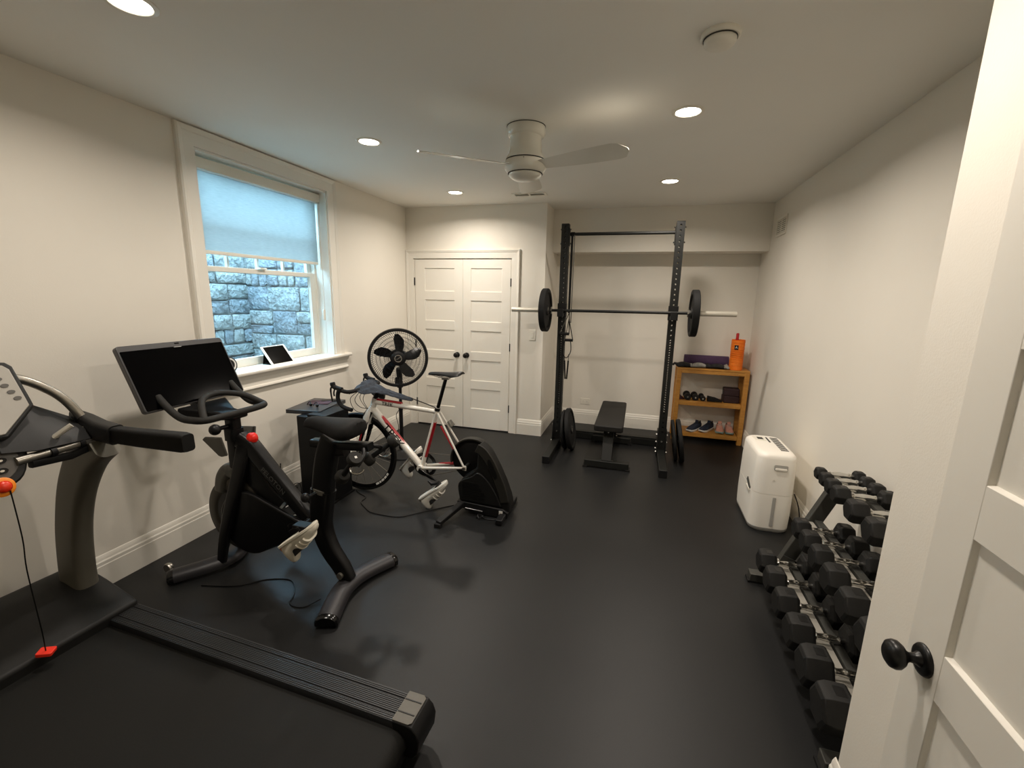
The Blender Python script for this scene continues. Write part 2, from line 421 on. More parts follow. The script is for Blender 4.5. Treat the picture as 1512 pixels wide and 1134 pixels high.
def glass_material():
    m = bpy.data.materials.new('window_glass'); m.use_nodes = True
    nt = m.node_tree; nt.nodes.remove(nt.nodes['Principled BSDF'])
    out = nt.nodes['Material Output']
    tr = nt.nodes.new('ShaderNodeBsdfTransparent'); tr.inputs['Color'].default_value = (0.93, 0.97, 0.98, 1)
    gl = nt.nodes.new('ShaderNodeBsdfGlossy'); gl.inputs['Roughness'].default_value = 0.03
    mx = nt.nodes.new('ShaderNodeMixShader')
    mx.inputs[0].default_value = 0.05; nt.links.new(tr.outputs[0], mx.inputs[1]); nt.links.new(gl.outputs[0], mx.inputs[2]); nt.links.new(mx.outputs[0], out.inputs['Surface'])
    MATS['window_glass'] = m
glass_material()
def sash(nm, x, z0, z1, y0, y1, st_w, rb, rt, muntins):
    f = MB(); t = 0.016
    f.box((x - t, y0, z0), (x + t, y0 + st_w, z1)); f.box((x - t, y1 - st_w, z0), (x + t, y1, z1))
    f.box((x - t, y0 + st_w, z0), (x + t, y1 - st_w, z0 + rb)); f.box((x - t, y0 + st_w, z1 - rt), (x + t, y1 - st_w, z1))
    s = f.build(nm, 'trim_paint', win, smooth=20, bevel=0.003, bseg=2)
    a, b, c, d = y0 + st_w, y1 - st_w, z0 + rb, z1 - rt
    ny, nz = muntins
    for i in range(ny):
        for k in range(nz):
            g = MB(); g.box((x - 0.003, a + (b - a) * i / ny, c + (d - c) * k / nz), (x + 0.003, a + (b - a) * (i + 1) / ny, c + (d - c) * (k + 1) / nz))
            g.build('pane', 'window_glass', s)
    for i in range(1, ny):
        m = MB(); yy = a + (b - a) * i / ny; m.box((x - 0.012, yy - 0.009, c), (x + 0.012, yy + 0.009, d)); m.build('muntin', 'trim_paint', s)
    for k in range(1, nz):
        m = MB(); zz = c + (d - c) * k / nz; m.box((x - 0.0125, a, zz - 0.009), (x + 0.0125, b, zz + 0.009)); m.build('muntin', 'trim_paint', s)
    return s
sash('lower_sash', XS, 1.052, 1.79, WY0 + 0.013, WY1 - 0.02, 0.065, 0.062, 0.036, (1, 1))
sash('upper_sash', XS - 0.036, 1.755, WZ1 - 0.013, WY0 + 0.013, WY1 - 0.02, 0.06, 0.036, 0.06, (4, 2))
MB().box((XS + 0.016, 2.86, 1.79), (XS + 0.045, 2.93, 1.803)).build('sash_lock', 'white_plastic', win, bevel=0.003)

# ---- roller shade hanging in the window
def shade_material():
    m = bpy.data.materials.new('shade_fabric'); m.use_nodes = True
    nt = m.node_tree; nt.nodes.remove(nt.nodes['Principled BSDF']); out = nt.nodes['Material Output']
    tc = nt.nodes.new('ShaderNodeTexCoord'); mp = nt.nodes.new('ShaderNodeMapping'); mp.inputs['Scale'].default_value = (1, 9, 90)
    n = nt.nodes.new('ShaderNodeTexNoise'); n.inputs['Scale'].default_value = 2.0; n.inputs['Detail'].default_value = 4
    nt.links.new(tc.outputs['Object'], mp.inputs['Vector']); nt.links.new(mp.outputs[0], n.inputs['Vector'])
    r = nt.nodes.new('ShaderNodeValToRGB'); r.color_ramp.elements[0].color = (0.46, 0.49, 0.48, 1); r.color_ramp.elements[1].color = (0.68, 0.70, 0.69, 1)
    nt.links.new(n.outputs['Fac'], r.inputs['Fac'])
    d = nt.nodes.new('ShaderNodeBsdfDiffuse'); t = nt.nodes.new('ShaderNodeBsdfTranslucent'); p = nt.nodes.new('ShaderNodeBsdfTransparent')
    for q in (d, t): nt.links.new(r.outputs['Color'], q.inputs['Color'])
    mx = nt.nodes.new('ShaderNodeMixShader'); mx.inputs[0].default_value = 0.72
    nt.links.new(d.outputs[0], mx.inputs[1]); nt.links.new(t.outputs[0], mx.inputs[2])
    m2 = nt.nodes.new('ShaderNodeMixShader'); m2.inputs[0].default_value = 0.02
    nt.links.new(mx.outputs[0], m2.inputs[1]); nt.links.new(p.outputs[0], m2.inputs[2]); nt.links.new(m2.outputs[0], out.inputs['Surface'])
    MATS['shade_fabric'] = m
shade_material()
XH = -2.850
sh = thing('roller_shade', 'white translucent roller shade pulled halfway down the window', 'shade', (XH, 2.91, 1.87))
MB().box((XH - 0.0008, WY0 + 0.022, 1.885), (XH + 0.0008, WY1 - 0.03, 2.46)).build('fabric', 'shade_fabric', sh)
MB().box((XH - 0.012, WY0 + 0.02, 1.865), (XH + 0.008, WY1 - 0.028, 1.89)).build('hem_bar', 'white_plastic', sh, bevel=0.004)
v = MB(); v.box((XH - 0.025, WY0 + 0.014, 2.395), (XH + 0.045, WY1 - 0.014, 2.468)); v.build('valance', 'white_plastic', sh, bevel=0.006)
pc = MB(); pc.cyl((XH + 0.05, WY1 - 0.045, 1.45), (XH + 0.05, WY1 - 0.045, 2.40), 0.0016, seg=6); pc.cyl((XH + 0.05, WY1 - 0.06, 1.45), (XH + 0.05, WY1 - 0.06, 2.40), 0.0016, seg=6)
pc.build('pull_cord', 'white_plastic', sh)
MB().prism(rrect(0.03, 0.10, 0.013), -0.006, 0.006, axes((XH + 0.05, WY1 - 0.052, 1.42), (0, 1, 0), (0, 0, 1), (1, 0, 0))).build('cord_tensioner', 'white_plastic', sh, bevel=0.002)

# ---- stone window well outside
mat('stone_a', '#8b8c8a', 0.9, var=0.3, vscale=14, bump=0.9, bscale=26, bdist=0.05, detail=8)
mat('stone_b', '#808285', 0.9, var=0.3, vscale=14, bump=0.9, bscale=26, bdist=0.05, detail=8)
mat('stone_c', '#959491', 0.9, var=0.3, vscale=14, bump=0.9, bscale=26, bdist=0.05, detail=8)
mat('gravel', '#c4c2bb', 0.95, var=0.25, vscale=60, bump=0.5, bscale=90)
mat('mortar', '#858583', 0.95, var=0.1, vscale=20, bump=0.3, bscale=60)
def ashlar(u0, u1, z0, z1, rnd):
    """irregular coursed stones: returns rects (u0,u1,z0,z1)"""
    out = []; z = z0
    while z < z1 - 0.02:
        h = rnd.choice([0.24, 0.3, 0.34]); u = u0
        while u < u1 - 0.03:
            w = rnd.uniform(0.2, 0.42)
            if u + w > u1 - 0.12: w = u1 - u
            t = rnd.random()
            if t < 0.4: out.append((u, u + w, z, z + h))
            elif t < 0.75:
                k = rnd.uniform(0.36, 0.6); out.append((u, u + w, z, z + h * k)); out.append((u, u + w, z + h * k, z + h))
            else:
                k = rnd.uniform(0.4, 0.6); out.append((u, u + w * k, z, z + h * 0.5)); out.append((u + w * k, u + w, z, z + h * 0.5)); out.append((u, u + w, z + h * 0.5, z + h))
            u += w
        z += h
    return out
def stone_wall(name, label, M, u0, u1, z0, z1, seed):
    """local X along the wall, Y up, Z out of the face"""
    rnd = random.Random(seed)
    wl = struct(MB(M).box((u0, z0, -0.15), (u1, z1, 0)), name, 'mortar', label)
    for a, b, c, d in ashlar(u0, u1, z0, z1, rnd):
        g = 0.006; a += g; b -= g; c += g; d -= g
        p = rnd.uniform(0.018, 0.04); e = min(0.016, (b - a) * 0.22, (d - c) * 0.22)
        q = lambda: rnd.uniform(-0.008, 0.008)
        out = [(a + e, c, 0), (b - e, c, 0), (b, c + e, 0), (b, d - e, 0), (b - e, d, 0), (a + e, d, 0), (a, d - e, 0), (a, c + e, 0)]
        out = [(x + q() * 0.6, y + q() * 0.6, 0) for x, y, _ in out]
        mid = [(x, y, p * 0.6 + q() * 0.5) for x, y, _ in out]
        cx, cy = (a + b) / 2, (c + d) / 2
        top = [(cx + (x - cx) * 0.9, cy + (y - cy) * 0.86, p * 0.85 + q()) for x, y, _ in out]
        s = MB(M).loft([[(x, y, -0.004) for x, y, _ in out], mid, top])
        s.build('stone', rnd.choice(['stone_a', 'stone_b', 'stone_c']), wl, smooth=50)
    return wl
stone_wall('wall_well_outer', 'rough grey stone wall outside the window', axes((-3.95, 0, 0), (0, 1, 0), (0, 0, 1), (1, 0, 0)), 1.9, 3.75, 0.85, 2.35, 3)
stone_wall('wall_well_side', 'rough grey stone side wall of the window well', axes((-3.0, 3.75, 0), (-1, 0, 0), (0, 0, 1), (0, -1, 0)), 0.0, 0.95, 0.85, 2.35, 5)
stone_wall('wall_well_near', 'rough grey stone near side of the window well', axes((-3.95, 1.9, 0), (1, 0, 0), (0, 0, 1), (0, 1, 0)), 0.0, 0.95, 0.85, 2.35, 8)
struct(MB().box((-4.0, 1.85, 0.75), (-3.0, 3.8, 0.86)), 'ground_well', 'gravel', 'gravel bottom of the window well')

# ================================================================== ceiling and wall fixtures
mat('dark_gap', '#3a3a36', 0.8)
mat('lamp_lens', '#fff4e0', 0.6, emit=(1.0, 0.93, 0.82), estr=14.0)
def ceiling_light(x, y, label, k=1.0):
    t = thing('recessed_light', label, 'ceiling light', (x, y, H), 'recessed ceiling lights')
    M = Matrix.Translation((x, y, H))
    MB(M).lathe([(0.062, -0.002), (0.066, -0.006), (0.078, -0.006), (0.083, -0.003), (0.083, 0.0), (0.062, 0.0)], seg=36).build('trim_ring', 'white_plastic', t)
    MB(M).lathe([(0.0, -0.0035), (0.062, -0.0035), (0.062, -0.001), (0, -0.001)], seg=36).build('lens', 'lamp_lens', t)
    L = bpy.data.lights.new('lamp_light', 'AREA'); L.shape = 'DISK'; L.size = 0.12; L.energy = LAMP_W * k; L.color = LAMP_COL; L.spread = R(158)
    o = bpy.data.objects.new('lamp_light', L); COL.objects.link(o); o.parent = t; o.location = (0, 0, -0.012)
ceiling_light(-1.81, 1.34, 'largest round ceiling light, at the top left corner', 0.8)
ceiling_light(-1.82, 2.80, 'round ceiling light beside the window')
ceiling_light(-1.84, 4.29, 'small round ceiling light in front of the closet doors')
ceiling_light(0.165, 1.34, 'round ceiling light nearest the open door', 0.85)
ceiling_light(0.165, 2.755, 'round ceiling light right of the ceiling fan', 1.08)
ceiling_light(0.16, 4.24, 'round ceiling light above the squat rack')

# ---- ceiling fan
FX, FY = -0.735, 2.78
fan = thing('ceiling_fan', 'white three-blade ceiling fan mounted close to the ceiling', 'ceiling fan', (FX, FY, H))
M = Matrix.Translation((FX, FY, H)) @ Matrix.Diagonal((1, 1, 0.9, 1))
MB(M).lathe([(0, 0), (0.112, 0), (0.115, -0.006), (0.115, -0.045), (0.108, -0.06), (0.1, -0.066), (0, -0.066)], seg=40).build('canopy', 'fan_white', fan, smooth=40)
MB(M).lathe([(0, -0.064), (0.096, -0.064), (0.093, -0.09), (0.094, -0.13), (0.1, -0.165), (0.115, -0.19), (0.119, -0.205), (0, -0.205)], seg=40).build('motor_neck', 'fan_white', fan, smooth=50)
MB(M).lathe([(0, -0.203), (0.112, -0.203), (0.112, -0.212), (0.122, -0.214), (0.127, -0.235), (0.125, -0.26), (0.112, -0.285), (0.1, -0.292), (0, -0.292)], seg=40).build('motor_housing', 'fan_white', fan, smooth=40)
MB(M).lathe([(0, -0.290), (0.098, -0.290), (0.1, -0.296), (0.098, -0.305), (0.075, -0.325), (0.04, -0.336), (0, -0.339)], seg=40).build('light_cap', 'fan_white', fan, smooth=60)
for r_, z_ in ((0.1155, -0.003), (0.1, -0.063), (0.119, -0.2075), (0.105, -0.2905)):
    MB(M).lathe([(r_ - 0.006, z_ - 0.0022), (r_ + 0.0008, z_ - 0.0022), (r_ + 0.0008, z_ + 0.0022), (r_ - 0.006, z_ + 0.0022)], seg=40).build('seam_ring', 'dark_gap', fan)
for ang in (100, 220, 340):
    rings = []
    for i in range(17):
        t = i / 16; x = 0.09 + 0.56 * t
        wl = 0.048 + 0.034 * math.sin(min(1, t * 1.25) * math.pi / 2); wr = 0.046 + 0.034 * math.sin(min(1, t * 1.1) * math.pi / 2)
        if t > 0.88: k = math.sqrt(max(0.03, 1 - ((t - 0.88) / 0.12) ** 2)); wl *= k; wr *= k
        z = 0.004 - 0.004 * t
        rings.append([(x, -wr, z), (x, -wr * 0.5, z + 0.006), (x, 0, z + 0.007), (x, wl * 0.5, z + 0.006), (x, wl, z), (x, wl * 0.5, z - 0.001), (x, 0, z + 0.001), (x, -wr * 0.5, z - 0.001)])
    B = M @ Matrix.Translation((0, 0, -0.250)) @ Matrix.Rotation(R(ang), 4, 'Z') @ Matrix.Rotation(R(-14), 4, 'X')
    MB(B).loft(rings).build('blade', 'fan_white', fan, smooth=60)
for k in range(3):
    a = R(40 + 120 * k); MB(M).ball((0.126 * math.cos(a), 0.126 * math.sin(a), -0.222), 0.004, 8, 6).build('screw', 'chrome', fan)

sd = thing('smoke_detector', 'round white smoke detector on the ceiling', 'smoke detector', (0.213, 2.03, H))
M = Matrix.Translation((0.213, 2.03, H))
MB(M).lathe([(0, 0), (0.07, 0), (0.072, -0.006), (0.07, -0.014), (0.066, -0.018), (0, -0.018)], seg=40).build('base', 'white_plastic', sd, smooth=40)
MB(M).lathe([(0, -0.016), (0.055, -0.016), (0.058, -0.02), (0.058, -0.03), (0.052, -0.04), (0.04, -0.046), (0.0, -0.048)], seg=40).build('sensor_dome', 'white_plastic', sd, smooth=40)
MB(M).lathe([(0.0585, -0.018), (0.061, -0.018), (0.061, -0.022), (0.0585, -0.022)], seg=40).build('sensor_slot', 'dark_gap', sd)

def register(name, label, M, w, h, nsec, loc, nl=5):
    """slatted vent cover: local X across, Y up, Z out"""
    t = thing(name, label, 'vent', loc)
    f = MB(M); b = 0.022
    f.box((-w / 2, -h / 2, 0), (-w / 2 + b, h / 2, 0.008)); f.box((w / 2 - b, -h / 2, 0), (w / 2, h / 2, 0.008))
    f.box((-w / 2 + b, -h / 2, 0), (w / 2 - b, -h / 2 + b, 0.008)); f.box((-w / 2 + b, h / 2 - b, 0), (w / 2 - b, h / 2, 0.008))
    for k in range(1, nsec):
        x = -w / 2 + b + (w - 2 * b) * k / nsec; f.box((x - 0.008, -h / 2 + b, 0), (x + 0.008, h / 2 - b, 0.008))
    f.build('frame', 'white_plastic', t, bevel=0.002)
    MB(M).box((-w / 2 + b, -h / 2 + b, 0.0002), (w / 2 - b, h / 2 - b, 0.0012)).build('backing', 'dark_gap', t)
    for k in range(nl):
        y = -h / 2 + b + (h - 2 * b) * (k + 0.5) / nl
        MB(M @ Matrix.Translation((0, y, 0.004)) @ Matrix.Rotation(R(35), 4, 'X')).box((-w / 2 + b, -0.006, -0.0006), (w / 2 - b, 0.006, 0.0006)).build('slat', 'white_plastic', t)
    return t
register('ceiling_vent', 'white ceiling vent with two slots beyond the fan', axes((-1.14, 4.50, H), (1, 0, 0), (0, -1, 0), (0, 0, -1)), 0.34, 0.13, 2, (-1.14, 4.50, H), 4)
register('wall_vent', 'small white wall vent high on the right wall', axes((XR, 4.98, 2.335), (0, 1, 0), (0, 0, 1), (-1, 0, 0)), 0.33, 0.175, 2, (XR, 4.98, 2.335), 7)
sw = thing('light_switch', 'white rocker light switch beside the closet doors', 'light switch', (-1.17, YB, 1.19))
MB().prism(rrect(0.076, 0.12, 0.006), 0, 0.006, axes((-1.17, YB, 1.19), (1, 0, 0), (0, 0, 1), (0, -1, 0))).build('plate', 'white_plastic', sw, bevel=0.0015)
MB().prism(rrect(0.034, 0.068, 0.002), 0.006, 0.009, axes((-1.17, YB, 1.19), (1, 0, 0), (0, 0, 1), (0, -1, 0))).build('rocker', 'white_plastic', sw, bevel=0.001)
ol = thing('power_outlet', 'white power outlet low on the alcove wall', 'outlet', (-0.61, YA, 0.295))
MB().prism(rrect(0.12, 0.078, 0.006), 0, 0.006, axes((-0.61, YA, 0.297), (1, 0, 0), (0, 0, 1), (0, -1, 0))).build('plate', 'white_plastic', ol, bevel=0.0015)
for dx in (-0.024, 0.024):
    rc = MB().prism(rrect(0.034, 0.03, 0.01), 0.006, 0.008, axes((-0.61 + dx, YA, 0.297), (1, 0, 0), (0, 0, 1), (0, -1, 0))).build('receptacle', 'white_plastic', ol)
    for q in (-0.006, 0.006): MB().box((-0.61 + dx - 0.004, YA - 0.0085, 0.297 + q - 0.001), (-0.61 + dx + 0.004, YA - 0.0075, 0.297 + q + 0.001)).build('slot', 'dark_gap', rc)

# ================================================================== treadmill
mat('tread_rail', '#2c2d2f', 0.42, 0.3, var=0.05, vscale=30)
mat('tread_belt', '#141412', 0.72, spec=0.25, var=0.15, vscale=200, bump=0.12, bscale=600)
mat('tread_hood', '#161615', 0.55, spec=0.3, var=0.06, vscale=40, bump=0.05, bscale=500)
mat('cap_grey', '#55524b', 0.45, 0.2, var=0.06, vscale=30)
mat('tread_mast', '#5f5c52', 0.5, 0.25, var=0.04)
mat('console_grey', '#a7a39b', 0.38, 0.2, var=0.03)
mat('console_dark', '#1e1e1e', 0.5, spec=0.35, var=0.05)
mat('button_dark', '#56534e', 0.45)
mat('stop_red', '#e3310f', 0.35)
mat('stop_orange', '#ee8a1c', 0.4)
mat('clip_red', '#f0301a', 0.45)
TM = Matrix.Translation((-2.17, 1.285, 0)) @ Matrix.Rotation(R(-2.1), 4, 'Z')
tr = thing('treadmill', 'black treadmill with grey curved mast and silver handrail beside the wall', 'treadmill', (-1.5, 0.87, 0))
TW_ = 0.84
MB(TM).box((-0.45, -TW_ + 0.01, 0.03), (1.5, -0.01, 0.135)).build('deck_frame', 'black_plastic', tr, bevel=0.008)
b = MB(TM)                                            # running belt wrapping the rear roller
prof = [(-0.2, 0.152), (1.46, 0.152)] + [(1.46 + 0.05 * math.sin(R(a)), 0.102 + 0.05 * math.cos(R(a))) for a in range(15, 181, 15)] + [(-0.2, 0.052)]
b.prism(prof, 0.125, TW_ - 0.125, axes((0, 0, 0), (1, 0, 0), (0, 0, 1), (0, -1, 0)))
b.build('running_belt', 'tread_belt', tr, smooth=30)
def rail_profile(w0):
    p = [(w0, 0.13)]
    n = 16; wid = 0.122
    def z(i): return 0.1765 if i not in (3, 12) else 0.1735
    p.append((w0, 0.165)); p.append((w0 + 0.004, 0.176))
    for i in range(n):
        a = w0 + 0.006 + (wid - 0.012) * i / n; d = (wid - 0.012) / n
        p += [(a + d * 0.12, 0.1755 if i not in (3, 12) else 0.172), (a + d * 0.3, z(i) + 0.001), (a + d * 0.7, z(i) + 0.001), (a + d * 0.88, 0.1755 if i not in (3, 12) else 0.172)]
    p += [(w0 + wid - 0.004, 0.176), (w0 + wid, 0.165), (w0 + wid, 0.13)]
    return p
for w0 in (-0.124, -TW_ + 0.002):
    rl = MB(TM).prism(rail_profile(w0), -0.02, 1.455, axes((0, 0, 0), (0, 1, 0), (0, 0, 1), (1, 0, 0))).build('side_rail', 'tread_rail', tr, smooth=25)
    far = w0 > -0.3
    e = MB(TM); a, c = w0 - 0.002, w0 + 0.126
    prf = [(1.455, 0.05), (1.455, 0.183), (1.51, 0.183), (1.53, 0.178), (1.548, 0.16), (1.558, 0.13), (1.552, 0.08), (1.53, 0.05)]
    e.prism(prf, -c, -a, axes((0, 0, 0), (1, 0, 0), (0, 0, 1), (0, -1, 0)))
    ec = e.build('end_cap', 'black_plastic', tr, smooth=30, bevel=0.004)
    MB(TM).prism([(1.452, a + 0.004), (1.515, a + 0.004), (1.526, a + 0.014), (1.526, c - 0.014), (1.515, c - 0.004), (1.452, c - 0.004)], 0.182, 0.186).build('cap_plate', 'cap_grey', ec, bevel=0.001)
    for ww in (a + 0.04, a + 0.09): MB(TM).box((1.455, ww - 0.002, 0.186), (1.52, ww + 0.002, 0.1875)).build('cap_groove', 'black_satin', ec)
hp = [(0.005, 0.13), (0.005, 0.197), (-0.02, 0.207), (-0.10, 0.232), (-0.2, 0.262), (-0.3, 0.285), (-0.4, 0.29), (-0.46, 0.27), (-0.49, 0.2), (-0.49, 0.06), (-0.45, 0.05), (-0.3, 0.05), (-0.3, 0.13)]
MB(TM).prism(hp, 0.005, TW_ - 0.005, axes((0, 0, 0), (1, 0, 0), (0, 0, 1), (0, -1, 0))).build('motor_hood', 'tread_hood', tr, smooth=35, bevel=0.012, bseg=3)
for w0 in (-0.07, -TW_ + 0.07):
    pts = spline([(-0.275, w0, 0.24), (-0.27, w0, 0.36), (-0.235, w0, 0.56), (-0.16, w0, 0.76), (-0.05, w0, 0.92), (0.06, w0, 1.01)], 6)
    sec = rrect(0.085, 0.15, 0.03, 4)
    n = len(pts)
    MB(TM).sweep([(p.x, p.y, p.z) for p in pts], sec, up=(1, 0, 0.2), scale=[1.0 + 0.14 * abs(i / (n - 1) - 0.45) for i in range(n)]).build('mast', 'tread_mast', tr, smooth=50)
    # joint and rubber hand grip reaching back over the belt
    jt = MB(TM); jt.sweep([(-0.09, w0, 1.10), (-0.02, w0, 1.075), (0.06, w0, 1.05), (0.16, w0, 1.042)], rrect(0.062, 0.085, 0.02), up=(0, 0, 1), scale=[0.6, 0.9, 1.0, 0.95])
    jo = jt.build('grip_joint', 'console_dark', tr, smooth=40)
    g = MB(TM).sweep([(0.15, w0, 1.043), (0.3, w0, 1.047), (0.54, w0, 1.058), (0.565, w0, 1.059)], rrect(0.052, 0.074, 0.014), up=(0, 0, 1), scale=[0.9, 0.95, 1.0, 0.9])
    g.build('hand_grip', 'rubber_black', tr, smooth=40)
# silver arch and heart-rate bar across the front
Wf, Wn = -0.075, -TW_ + 0.075
arch = fillet([(-0.02, Wf, 1.085), (-0.035, Wf - 0.05, 1.2), (-0.05, Wf - 0.17, 1.305), (-0.055, Wn + 0.17, 1.305), (-0.035, Wn + 0.05, 1.2), (-0.02, Wn, 1.085)], [0, .1, .16, .16, .1, 0], 6)
MB(TM).tube([tuple(p) for p in arch], 0.017, 12).build('silver_arch', 'steel_brushed', tr, smooth=60)
for sgn, w0 in ((-1, Wf), (1, Wn)):
    hb = MB(TM).cyl((0.045, w0 + sgn * 0.01, 1.015), (0.075, w0 + sgn * 0.265, 1.012), 0.0165, seg=14).build('heart_rate_bar', 'steel_brushed', tr, smooth=60)
    for t in (0.25, 0.72):
        q = Vector((0.045 + 0.03 * t, w0 + sgn * (0.01 + 0.205 * t), 1.0147 - 0.004 * t)); d = Vector((0.03, sgn * 0.205, -0.005)).normalized()
        MB(TM).cyl(q - d * 0.009, q + d * 0.009, 0.0185, seg=14).build('bar_band', 'black_plastic', hb, smooth=60)
    gd = MB(TM).sweep([(0.03, w0 + sgn * 0.0, 0.99), (0.05, w0 + sgn * 0.1, 0.975), (0.06, w0 + sgn * 0.22, 0.985)], rrect(0.03, 0.03, 0.008), up=(0, 0, 1)).build('bar_guard', 'black_plastic', tr, smooth=40)
    # dash wing between console and mast
    wg = MB(TM).loft([[(0.02, w0, 1.06), (0.06, w0, 1.02), (-0.06, w0, 1.03), (-0.08, w0, 1.09)],
                      [(0.045, w0 + sgn * 0.1, 1.075), (0.075, w0 + sgn * 0.1, 1.026), (-0.05, w0 + sgn * 0.1, 1.06), (-0.07, w0 + sgn * 0.1, 1.16)],
                      [(0.05, w0 + sgn * 0.19, 1.085), (0.085, w0 + sgn * 0.2, 1.03), (-0.03, w0 + sgn * 0.2, 1.07), (-0.05, w0 + sgn * 0.19, 1.22)],
                      [(0.05, w0 + sgn * 0.30, 1.10), (0.08, w0 + sgn * 0.3, 1.05), (-0.03, w0 + sgn * 0.3, 1.07), (-0.05, w0 + sgn * 0.3, 1.22)]])
    wg.build('dash_wing', 'console_dark', tr, smooth=60, bevel=0.006)
    MB(TM).cyl((0.05, w0 + sgn * 0.14, 1.06), (0.075, w0 + sgn * 0.09, 1.10), 0.010, seg=12).build('lever', 'light_metal', tr, smooth=60)
# display console facing the runner
CM = TM @ axes((0.02, -TW_ / 2 - 0.02, 1.225), (0, 1, 0), (-0.42, 0, 0.9075), (0.9075, 0, 0.42))     # X across (to the far side), Y up the panel, Z to the runner
oct_ = [(-0.10, -0.135), (0.10, -0.135), (0.2, -0.035), (0.198, 0.0), (0.19, 0.125), (0.175, 0.145), (-0.175, 0.145), (-0.19, 0.125), (-0.198, 0.0), (-0.2, -0.035)]
MB(CM).prism(oct_, -0.05, 0.0, ).build('console_shell', 'console_dark', tr, smooth=30, bevel=0.008)
dp = MB(CM).prism([(x * 0.92, y * 0.9) for x, y in oct_], 0.0, 0.006).build('console_panel', 'console_grey', tr, smooth=30, bevel=0.003)
for k in range(5):
    for sx in (-1, 1):
        MB(CM).prism([(x + sx * (0.125 + 0.009 * k), y + 0.105 - 0.026 * k) for x, y in circle2(0.011, 14, 0.007)], 0.006, 0.0085).build('button', 'button_dark', dp)
MB(CM).prism([(x, y + 0.03) for x, y in rrect(0.16, 0.09, 0.008)], 0.006, 0.0075).build('display', 'screen_glass', dp)
MB(CM).prism([(x, y - 0.07) for x, y in rrect(0.1, 0.03, 0.012)], 0.006, 0.008).build('button_bar', 'button_dark', dp)
# lower control pod with start, stop and safety key
PM = TM @ axes((0.075, -TW_ / 2 - 0.03, 1.005), (0, 1, 0), (-0.3, 0, 0.954), (0.954, 0, 0.3))
pod = MB(PM).prism(spline([(-0.14, 0.075), (0.0, 0.085), (0.14, 0.075), (0.15, 0.02), (0.11, -0.06), (0.0, -0.085), (-0.11, -0.06), (-0.15, 0.02)], 5, True), -0.05, 0.0).build('control_pod', 'console_dark', tr, smooth=40, bevel=0.008)
pp = MB(PM).prism(spline([(-0.11, 0.05), (0.0, 0.055), (0.11, 0.05), (0.12, 0.0), (0.08, -0.045), (0.0, -0.055), (-0.08, -0.045), (-0.12, 0.0)], 5, True), 0.0, 0.004).build('pod_panel', 'button_dark', pod, smooth=40, bevel=0.002)
for px_, py_ in ((0.075, 0.022), (0.07, -0.014), (-0.075, 0.022), (-0.07, -0.014)):
    MB(PM).prism([(x + px_, y + py_) for x, y in circle2(0.016, 16, 0.011)], 0.003, 0.007).build('button', 'black_gloss', tr)
    MB(PM).prism([(x + px_, y + py_) for x, y in circle2(0.006, 12, 0.004)], 0.007, 0.0078).build('button_mark', 'light_metal', tr)
S0 = PM @ Vector((0.055, -0.068, 0.004))
so = MB(Matrix.Translation(S0) @ PM.to_3x3().to_4x4()).lathe([(0, 0), (0.034, 0), (0.034, 0.006), (0.028, 0.01), (0, 0.01)], seg=24).build('stop_ring', 'stop_orange', tr, smooth=40)
MB(Matrix.Translation(S0) @ PM.to_3x3().to_4x4()).lathe([(0, 0.008), (0.02, 0.008), (0.021, 0.018), (0.014, 0.026), (0, 0.028)], seg=24).build('stop_button', 'stop_red', tr, smooth=50)
# safety tether
clip_p = Vector((-2.150, 0.935, 0.216))
cord = spline([S0 + Vector((0.02, 0.01, 0)), S0 + Vector((0.012, 0.018, -0.2)), (-2.10, 0.91, 0.6), (-2.125, 0.925, 0.34), (-2.145, 0.933, 0.24), clip_p], 6)
MB().tube(cord, 0.0022, 6).build('tether_cord', 'black_matte', tr)
MB(Matrix.Translation(clip_p) @ Matrix.Rotation(R(35), 4, 'Z') @ Matrix.Rotation(R(8), 4, 'Y')).prism(rrect(0.05, 0.042, 0.006), -0.005, 0.009).build('tether_clip', 'clip_red', tr, bevel=0.002)

# ================================================================== exercise bike
mat('bike_black', '#0d0d0e', 0.36, spec=0.3, var=0.06, vscale=18)
mat('bike_foot', '#29282b', 0.45, 0.2, var=0.05)
mat('flywheel_grey', '#4a463f', 0.42, 0.5, var=0.06)
mat('guard_grey', '#5d5c56', 0.5, var=0.05)
mat('bezel_grey', '#3b3a3b', 0.4, var=0.03)
mat('knob_red', '#e22418', 0.28, var=0.04)
mat('crank_metal', '#8f9aa0', 0.2, 0.95, var=0.05)
mat('print_grey', '#4a4a48', 0.5)
mat('print_white', '#dcdcd8', 0.5)
mat('shoe_orange', '#d07a55', 0.5)
YC = 1.86
sb = thing('exercise_bike', 'black stationary exercise bike with large tilted screen', 'exercise bike', (-1.9, YC, 0))
halfround = [(-0.055, -0.022), (0.055, -0.022), (0.055, 0.0), (0.045, 0.016), (0.025, 0.027), (0, 0.03), (-0.025, 0.027), (-0.045, 0.016), (-0.055, 0.0)]
def foot(pts, wheels=False):
    P = spline(pts, 8)
    f = MB().sweep([(p.x, p.y, p.z) for p in P], halfround, up=(0, 0, 1)).build('foot_bar', 'bike_foot', sb, smooth=40)
    for a, b_ in ((P[0], P[1]), (P[-1], P[-2])):
        d = (a - b_).normalized()
        MB().sweep([a, a + d * 0.022, a + d * 0.03], [(x * 1.04, y * 1.04) for x, y in halfround], up=(0, 0, 1), scale=[1, 1, 0.85]).build('end_cap', 'black_gloss', f, smooth=40)
        MB().cyl((a.x, a.y, 0.0), (a.x, a.y, 0.03), 0.02, seg=12).build('levelling_foot', 'black_satin', f)
    return f
